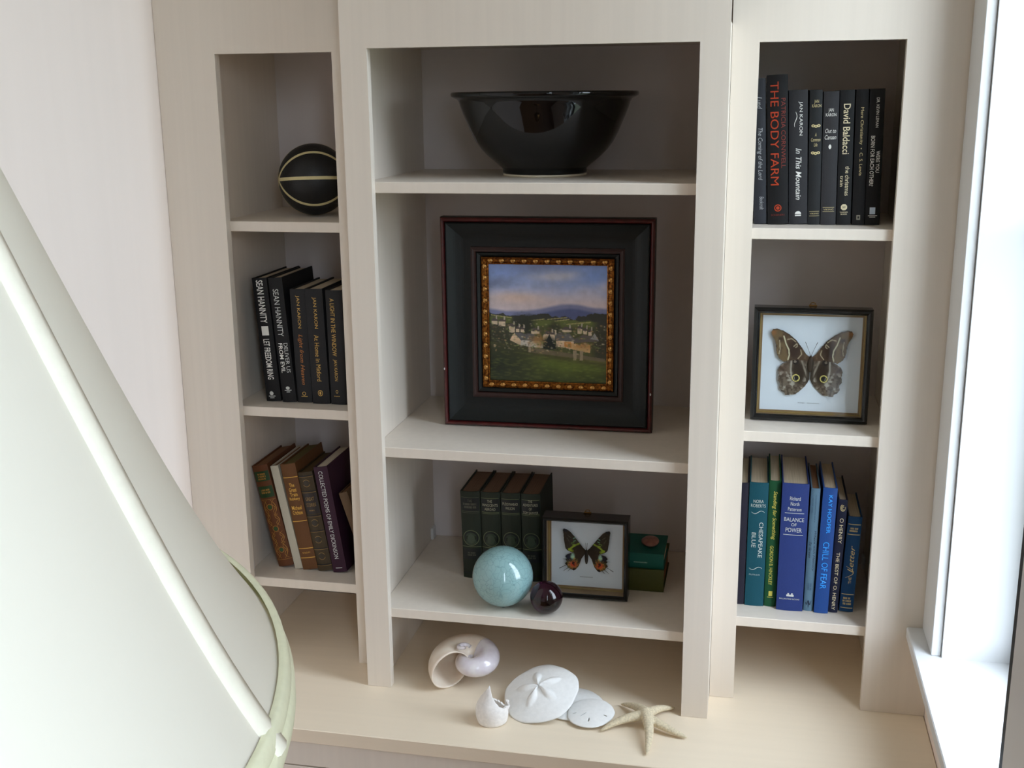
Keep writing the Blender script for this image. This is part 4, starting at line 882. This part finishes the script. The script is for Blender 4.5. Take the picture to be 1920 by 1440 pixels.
def whorl(name, f0, f1, material, thick, RO=0.098, kk=0.148, nphi=60, nth=28, smooth=True):
    V, F = [], []
    for i in range(nphi + 1):
        ph = f0 + (f1 - f0) * i / nphi; R_ = RO * math.exp(kk * (ph - math.pi)); c_, a_, b2 = R_ * 0.515, R_ * 0.485, R_ * 0.43
        for q, sh in ((0, 0.0), (1, thick)):
            for j in range(nth):
                t = 2 * math.pi * j / nth
                # section flattened on the coil side
                ca = math.cos(t); rad = (a_ - sh) * (ca if ca > 0 else ca * 0.92); zz_ = (b2 - sh) * math.sin(t) * (1 - 0.12 * max(0, -ca))
                V.append(((c_ + rad) * math.cos(ph), (c_ + rad) * math.sin(ph), zz_))
    m = 2 * nth
    for i in range(nphi):
        for j in range(nth):
            j2 = (j + 1) % nth; A0, A1 = i * m, (i + 1) * m
            F.append((A0 + j, A0 + j2, A1 + j2, A1 + j)); F.append((A0 + nth + j, A1 + nth + j, A1 + nth + j2, A0 + nth + j2))
    e = nphi * m
    for j in range(nth): j2 = (j + 1) % nth; F.append((e + j, e + j2, e + nth + j2, e + nth + j))
    return mesh_obj(name, V, F, material, ns, smooth=smooth)
whorl('body_whorl', math.pi * 0.18, math.pi * 1.06, IVORY, 0.0028, nphi=40)
whorl('pearl_coil', -math.pi * 1.7, math.pi * 0.20, PEARL, 0.002, nphi=70)
tube('umbilical_curl', [(0.012 * math.cos(t) * (1 + 0.1 * t) - 0.012, 0.013 * math.sin(t), 0.030 + 0.004 * t) for t in [0.4 + 4.0 * i / 16 for i in range(17)]], [0.0035 + 0.0012 * math.sin(math.pi * i / 16) for i in range(17)], PEARL, ns, 10)
ns.rotation_euler = (math.radians(8), math.radians(-6), math.radians(34)); drop(ns)

bs = empty('broken_shell', (0.2415, -0.0905, 0), label='chalky white broken shell standing with a jagged upright edge', cat='seashell')
V, F = [], []; nA, nB = 60, 14
def top_h(a):
    pts = [(-180, 0.060), (-140, 0.074), (-108, 0.083), (-98, 0.084), (-92, 0.074), (-80, 0.058), (-60, 0.042), (-40, 0.035), (-20, 0.035), (-6, 0.045), (6, 0.038), (30, 0.020), (100, 0.036), (140, 0.05), (180, 0.060)]
    for (a0, h0), (a1, h1) in zip(pts, pts[1:]):
        if a0 <= a <= a1: return h0 + (h1 - h0) * (a - a0) / (a1 - a0)
for q in (0, 1):
    for i in range(nA):
        ad = -180 + 360 * i / nA; a = math.radians(ad); H = top_h(ad) + 0.0012 * math.sin(i * 2.7)
        for j in range(nB + 1):
            t = j / nB; zz_ = H * t; r = (0.031 - 0.0035 * q) * (0.86 + 0.30 * math.sin(math.pi * min(zz_ / 0.075 + 0.22, 1.0)) - 0.10) * (1 - 0.55 * max(0, (zz_ - 0.035) / 0.045) ** 1.4)
            r *= 1 + (0.22 if -20 < ad < 8 else 0) * max(0, t - 0.7) / 0.3 * (zz_ > 0.02)
            V.append((r * math.cos(a), r * 0.92 * math.sin(a), zz_))
m = nB + 1
for q in (0, 1):
    o_ = q * nA * m
    for i in range(nA):
        k2 = (i + 1) % nA
        for j in range(nB):
            f = (o_ + i * m + j, o_ + k2 * m + j, o_ + k2 * m + j + 1, o_ + i * m + j + 1); F.append(f if q == 0 else f[::-1])
for i in range(nA):
    k2 = (i + 1) % nA; F.append((i * m + nB, k2 * m + nB, nA * m + k2 * m + nB, nA * m + i * m + nB)); F.append((k2 * m, i * m, nA * m + i * m, nA * m + k2 * m))
ob = mesh_obj('shell_wall', V, F, SHW, bs, smooth=False)
for p in ob.data.polygons: p.use_smooth = p.index < 2 * nA * nB
bs.rotation_euler = (0.06, -0.05, math.radians(18)); drop(bs)

def sand_dollar(label, r, th, petals, lobes, slots, dome):
    o = empty('sand_dollar', label=label, cat='sand dollar')
    V, F = [], []; nr, na = 30, 90
    def hgt(t, a):
        base = th * (1 - t ** 6) ** 0.5 * 0.55 + dome * (1 - t * t) ** 1.5
        pet = 0
        if petals:
            for k_ in range(5):
                d = (a - 2 * math.pi * k_ / 5 - 0.2 + math.pi) % (2 * math.pi) - math.pi
                wv = 0.30 * math.sin(math.pi * min(1, t / 0.62)) + 0.02
                if t < 0.64: pet = max(pet, petals * (1 - t * 0.9) * max(0, 1 - (d / wv) ** 2) ** 0.7 * math.sin(math.pi * min(1, t / 0.62)) ** 0.5)
        return base + pet
    rim = lambda a: r * (1 + lobes * math.cos(5 * a) + 0.006 * math.sin(3 * a + 1) + 0.004 * math.sin(13 * a))
    top = []
    for i in range(nr + 1):
        t = i / nr
        for j in range(na):
            a = 2 * math.pi * j / na; V.append((rim(a) * t * math.cos(a), rim(a) * t * math.sin(a), th * 0.45 + hgt(t, a)))
    nb = len(V)
    for i in range(nr + 1):
        t = i / nr
        for j in range(na):
            a = 2 * math.pi * j / na; V.append((rim(a) * t * math.cos(a), rim(a) * t * math.sin(a), th * 0.45 * t ** 8))
    for i in range(nr):
        for j in range(na):
            k_ = (j + 1) % na; F.append((i * na + j, (i + 1) * na + j, (i + 1) * na + k_, i * na + k_)); F.append((nb + i * na + j, nb + i * na + k_, nb + (i + 1) * na + k_, nb + (i + 1) * na + j))
    for j in range(na):
        k_ = (j + 1) % na; F.append((nr * na + j, nb + nr * na + j, nb + nr * na + k_, nr * na + k_))
    to = mesh_obj('test', V, F, mat('bleached_sand_dollar', (236, 236, 234), 0.85, var=0.06, vscale=(120, 120, 120), bump=0.25), o, smooth=True)
    bm = bmesh.new(); bm.from_mesh(to.data); bmesh.ops.remove_doubles(bm, verts=bm.verts[:], dist=1e-6); bmesh.ops.recalc_face_normals(bm, faces=bm.faces[:]); bm.to_mesh(to.data); bm.free()
    if slots:                                                    # keyholes cut right through the shell
        V, F = [], []
        for (a, r0, r1) in slots:
            a = math.radians(a); u_ = Vector((math.cos(a), math.sin(a), 0)); n_ = Vector((-math.sin(a), math.cos(a), 0)); b0 = len(V); q = 10
            ring_ = [u_ * ((r0 + r1) / 2 + (r1 - r0) / 2 * math.cos(2 * math.pi * t / q)) + n_ * 0.0013 * math.sin(2 * math.pi * t / q) for t in range(q)]
            for zz_ in (-0.01, 0.03): V += [(p.x, p.y, zz_) for p in ring_]
            F += [tuple(b0 + t for t in range(q))[::-1], tuple(b0 + q + t for t in range(q))] + [(b0 + t, b0 + (t + 1) % q, b0 + q + (t + 1) % q, b0 + q + t) for t in range(q)]
        cut = mesh_obj('cutter', V, F, None); md = to.modifiers.new('slots', 'BOOLEAN'); md.operation = 'DIFFERENCE'; md.object = cut; md.solver = 'EXACT'
        bpy.context.view_layer.update(); dg = bpy.context.evaluated_depsgraph_get()
        me = bpy.data.meshes.new_from_object(to.evaluated_get(dg)); to.modifiers.clear(); to.data = me; bpy.data.objects.remove(cut)
    return o
s2 = sand_dollar('thin white sand dollar lying flat under the large one', 0.066, 0.007, 0, 0.012, [], 0.003)
s2.location = (0.388, 0.0, 0.0005)
s1 = sand_dollar('large white sand dollar with raised petals, propped against another one', 0.0785, 0.008, 0.009, 0.02, [], 0.017)
s1.rotation_euler = (math.radians(14), math.radians(-17), math.radians(20)); s1.location = (0.3275, -0.016, 0.03); drop(s1)
s3 = sand_dollar('small white keyhole sand dollar with dark slots, beside the starfish', 0.0475, 0.005, 0, 0.01, [(-90, 0.022, 0.033), (-135, 0.010, 0.026), (-165, 0.028, 0.037), (-20, 0.028, 0.037)], 0.004)
s3.rotation_euler = (math.radians(7), math.radians(-3), 0); s3.location = (0.433, -0.044, 0.02); drop(s3, 0.006)

# starfish
tips = [(0.4881, 0.015), (0.5946, 0.0206), (0.6253, -0.0851), (0.5553, -0.1574), (0.4608, -0.0923)]
sfc = Vector((0.5430, -0.047, 0.022))
sf = empty('starfish', (sfc.x, sfc.y, 0), label='slender cream dried starfish with five arched arms on the countertop', cat='starfish')
SFM = mat('dried_starfish', (222, 208, 178), 0.9, var=0.3, vscale=(260, 260, 260), bump=0.6)
bm = bmesh.new(); V, F = [], []; nseg, nsec = 18, 14
# one continuous body: arms of a radial height field closed below
na, nr = 120, 26
ang = sorted((math.atan2(t[1] - sfc.y, t[0] - sfc.x), 1.05 * math.hypot(t[0] - sfc.x, t[1] - sfc.y)) for t in tips)
V, F = [], []
for ai, (a, L) in enumerate(ang):
    base = len(V); u_ = Vector((math.cos(a), math.sin(a))); n_ = Vector((-math.sin(a), math.cos(a)))
    for i in range(nseg + 1):
        t = i / nseg; rad = 0.0085 * (1 - t) ** 0.85 + 0.0040 * (1 - t ** 8) ** 0.5 + 0.0001
        zc_ = 0.0185 * (1 - t) ** 1.2 * (1 + 0.25 * math.sin(ai * 2.1)) + 0.0043 + 0.004 * math.sin(math.pi * t)
        off = 0.006 * math.sin(math.pi * t) * (1 if ai % 2 else -1)
        for j in range(nsec):
            q = 2 * math.pi * j / nsec; p = u_ * L * t + n_ * (off + rad * math.cos(q)); V.append((p.x, p.y, max(0.0004, zc_ + rad * 0.85 * math.sin(q))))
    for i in range(nseg):
        for j in range(nsec):
            k_ = (j + 1) % nsec; F.append((base + i * nsec + j, base + (i + 1) * nsec + j, base + (i + 1) * nsec + k_, base + i * nsec + k_))
    F.append(tuple(base + nseg * nsec + j for j in range(nsec))[::-1]); F.append(tuple(base + j for j in range(nsec)))
so = mesh_obj('star_body', V, F, SFM, sf, smooth=True)
rm = so.modifiers.new('remesh', 'REMESH'); rm.mode = 'VOXEL'; rm.voxel_size = 0.0016; rm.use_smooth_shade = True
sm = so.modifiers.new('smooth', 'SMOOTH'); sm.factor = 0.6; sm.iterations = 6

# ------------------------------------------------------------------ floor lamp with a panelled bell shade
LC = (0.244, -1.7758); ZR, RR_ = 0.954, 0.301
lp = empty('floor_lamp', (LC[0], LC[1], ZF), label='floor lamp with large white panelled fabric shade in front of the bookcases', cat='lamp')
def shade_mat():
    m = bpy.data.materials.new('white_silk_shade'); m.use_nodes = True; nt = m.node_tree; b_ = nt.nodes['Principled BSDF']; out = nt.nodes['Material Output']
    b_.inputs['Base Color'].default_value = (*lin((240, 238, 226)), 1); b_.inputs['Roughness'].default_value = 0.8; b_.inputs['Specular IOR Level'].default_value = 0.2
    tr = nt.nodes.new('ShaderNodeBsdfTranslucent'); tr.inputs[0].default_value = (*lin((246, 242, 226)), 1); mx = nt.nodes.new('ShaderNodeMixShader'); mx.inputs[0].default_value = 0.28
    nt.links.new(b_.outputs[0], mx.inputs[1]); nt.links.new(tr.outputs[0], mx.inputs[2]); nt.links.new(mx.outputs[0], out.inputs[0])
    tc = nt.nodes.new('ShaderNodeTexCoord'); mp_ = nt.nodes.new('ShaderNodeMapping'); mp_.inputs['Scale'].default_value = (260, 260, 10); nz = nt.nodes.new('ShaderNodeTexNoise'); nz.inputs['Scale'].default_value = 1; nz.inputs['Detail'].default_value = 4
    bp = nt.nodes.new('ShaderNodeBump'); bp.inputs['Strength'].default_value = 0.10; bp.inputs['Distance'].default_value = 0.001
    nt.links.new(tc.outputs['Object'], mp_.inputs[0]); nt.links.new(mp_.outputs[0], nz.inputs[0]); nt.links.new(nz.outputs['Fac'], bp.inputs['Height']); nt.links.new(bp.outputs[0], b_.inputs['Normal'])
    return m
SHM = shade_mat(); RIBM = mat('cream_seam_tape', (226, 222, 206), 0.85, var=0.05, vscale=(200, 200, 200), bump=0.15); TRIM = mat('cream_shade_trim', (226, 226, 196), 0.85, var=0.06, vscale=(200, 200, 200), bump=0.2)
NP = 8; ZTOP = 1.47; ZA = 1.69; A0 = 0.21
def srad(t):
    """shade radius at height fraction t (0 rim, 1 top): straight cone with a small flare at the rim"""
    z_ = ZR + (ZTOP - ZR) * t
    return 0.290 * (1 - (z_ - ZR) / (ZA - ZR)) + 0.0105 * math.exp(-(z_ - ZR) / 0.045)
shd = mesh_obj('lamp_shade', *box_vf(-0.004, 0.004, -0.004, 0.004, ZTOP - ZF - 0.012, ZTOP - ZF - 0.006), BRASS, lp)
def pt(k_, u_, t):
    """point on panel k, u across (0..1): flat panel between its ribs, rounding out towards the rim"""
    a0, a1 = A0 + 2 * math.pi * k_ / NP, A0 + 2 * math.pi * (k_ + 1) / NP; r = srad(t)
    flat = Vector((math.cos(a0), math.sin(a0))) * (1 - u_) + Vector((math.cos(a1), math.sin(a1))) * u_
    a = a0 + (a1 - a0) * u_; rnd = Vector((math.cos(a), math.sin(a))); w_ = 0.80 + 0.18 * math.exp(-t / 0.10)
    p = (flat * (1 - w_) + rnd * w_) * r
    return (p.x, p.y, ZR + (ZTOP - ZR) * t - ZF)
for k_ in range(NP):
    V, F = [], []; nu, nt_ = 12, 30
    for i in range(nt_ + 1):
        t = (i / nt_) ** 1.6
        for j in range(nu + 1): V.append(pt(k_, j / nu, t))
    for i in range(nt_):
        for j in range(nu): F.append((i * (nu + 1) + j, i * (nu + 1) + j + 1, (i + 1) * (nu + 1) + j + 1, (i + 1) * (nu + 1) + j))
    mesh_obj('shade_panel', V, F, SHM, shd, smooth=True)
    rib = [Vector(pt(k_, 0, (i / 24) ** 1.5)) for i in range(25)]
    V, F = [], []; a = A0 + 2 * math.pi * k_ / NP; tang = Vector((-math.sin(a), math.cos(a), 0)); nrm = Vector((math.cos(a), math.sin(a), 0.3)).normalized()
    for p in rib:
        for w_, h_ in ((-0.0064, -0.001), (-0.0056, 0.0024), (0.0, 0.0034), (0.0056, 0.0024), (0.0064, -0.001)): V.append(tuple(p + tang * w_ + nrm * h_))
    for i in range(24):
        for j in range(4): F.append((5 * i + j, 5 * i + j + 1, 5 * i + j + 6, 5 * i + j + 5))
    mesh_obj('seam_trim', V, F, RIBM, shd, smooth=True)
def rim_ring(name, prof, material):
    V, F = [], []; n = 160; m_ = len(prof)
    for i in range(n):
        a = 2 * math.pi * i / n
        for r, z_ in prof: V.append((r * math.cos(a), r * math.sin(a), z_ - ZF))
    for i in range(n):
        j = (i + 1) % n
        for q in range(m_ - 1): F.append((i * m_ + q, j * m_ + q, j * m_ + q + 1, i * m_ + q + 1))
    return mesh_obj(name, V, F, material, shd, smooth=True)
rim_ring('rim_binding', [(0.296, ZR - 0.014), (0.3005, ZR - 0.0125), (0.3022, ZR - 0.007), (0.3022, ZR - 0.001), (0.3005, ZR + 0.0015), (0.297, ZR + 0.0015)], TRIM)
rim_ring('rim_piping', [(0.3002, ZR + 0.0012), (0.3008, ZR + 0.0035), (0.2995, ZR + 0.0095), (0.2975, ZR + 0.0105), (0.2955, ZR + 0.010)], TRIM)
rt_ = srad(1.0); rim_ring('top_binding', [(rt_ - 0.003, ZTOP - 0.008), (rt_ + 0.004, ZTOP - 0.008), (rt_ + 0.003, ZTOP + 0.004), (rt_ - 0.003, ZTOP + 0.004)], TRIM)
for i in range(3):
    a = 2 * math.pi * i / 3; tube('spider_arm', [(0, 0, ZTOP - ZF - 0.009), (rt_ * math.cos(a), rt_ * math.sin(a), ZTOP - ZF - 0.004)], 0.002, BRASS, lp, 8)
tube('pole', [(0, 0, 0.02), (0, 0, 0.8), (0, 0, ZTOP - ZF - 0.013)], 0.011, BRASS, lp, 16)
lathe('lamp_base', [(0, 0.0005), (0.15, 0.0005), (0.15, 0.012), (0.12, 0.022), (0.03, 0.032), (0.014, 0.06), (0, 0.06)], BRASS, lp, 48)
sphere('finial', (0, 0, ZTOP - ZF + 0.012), 0.012, BRASS, lp, 16, 10)
lathe('bulb', [(0.013, 1.72), (0.013, 1.75), (0.03, 1.80), (0.032, 1.83), (0.02, 1.855), (0, 1.86)], mat('frosted_bulb', (240, 238, 230), 0.5), lp, 24)
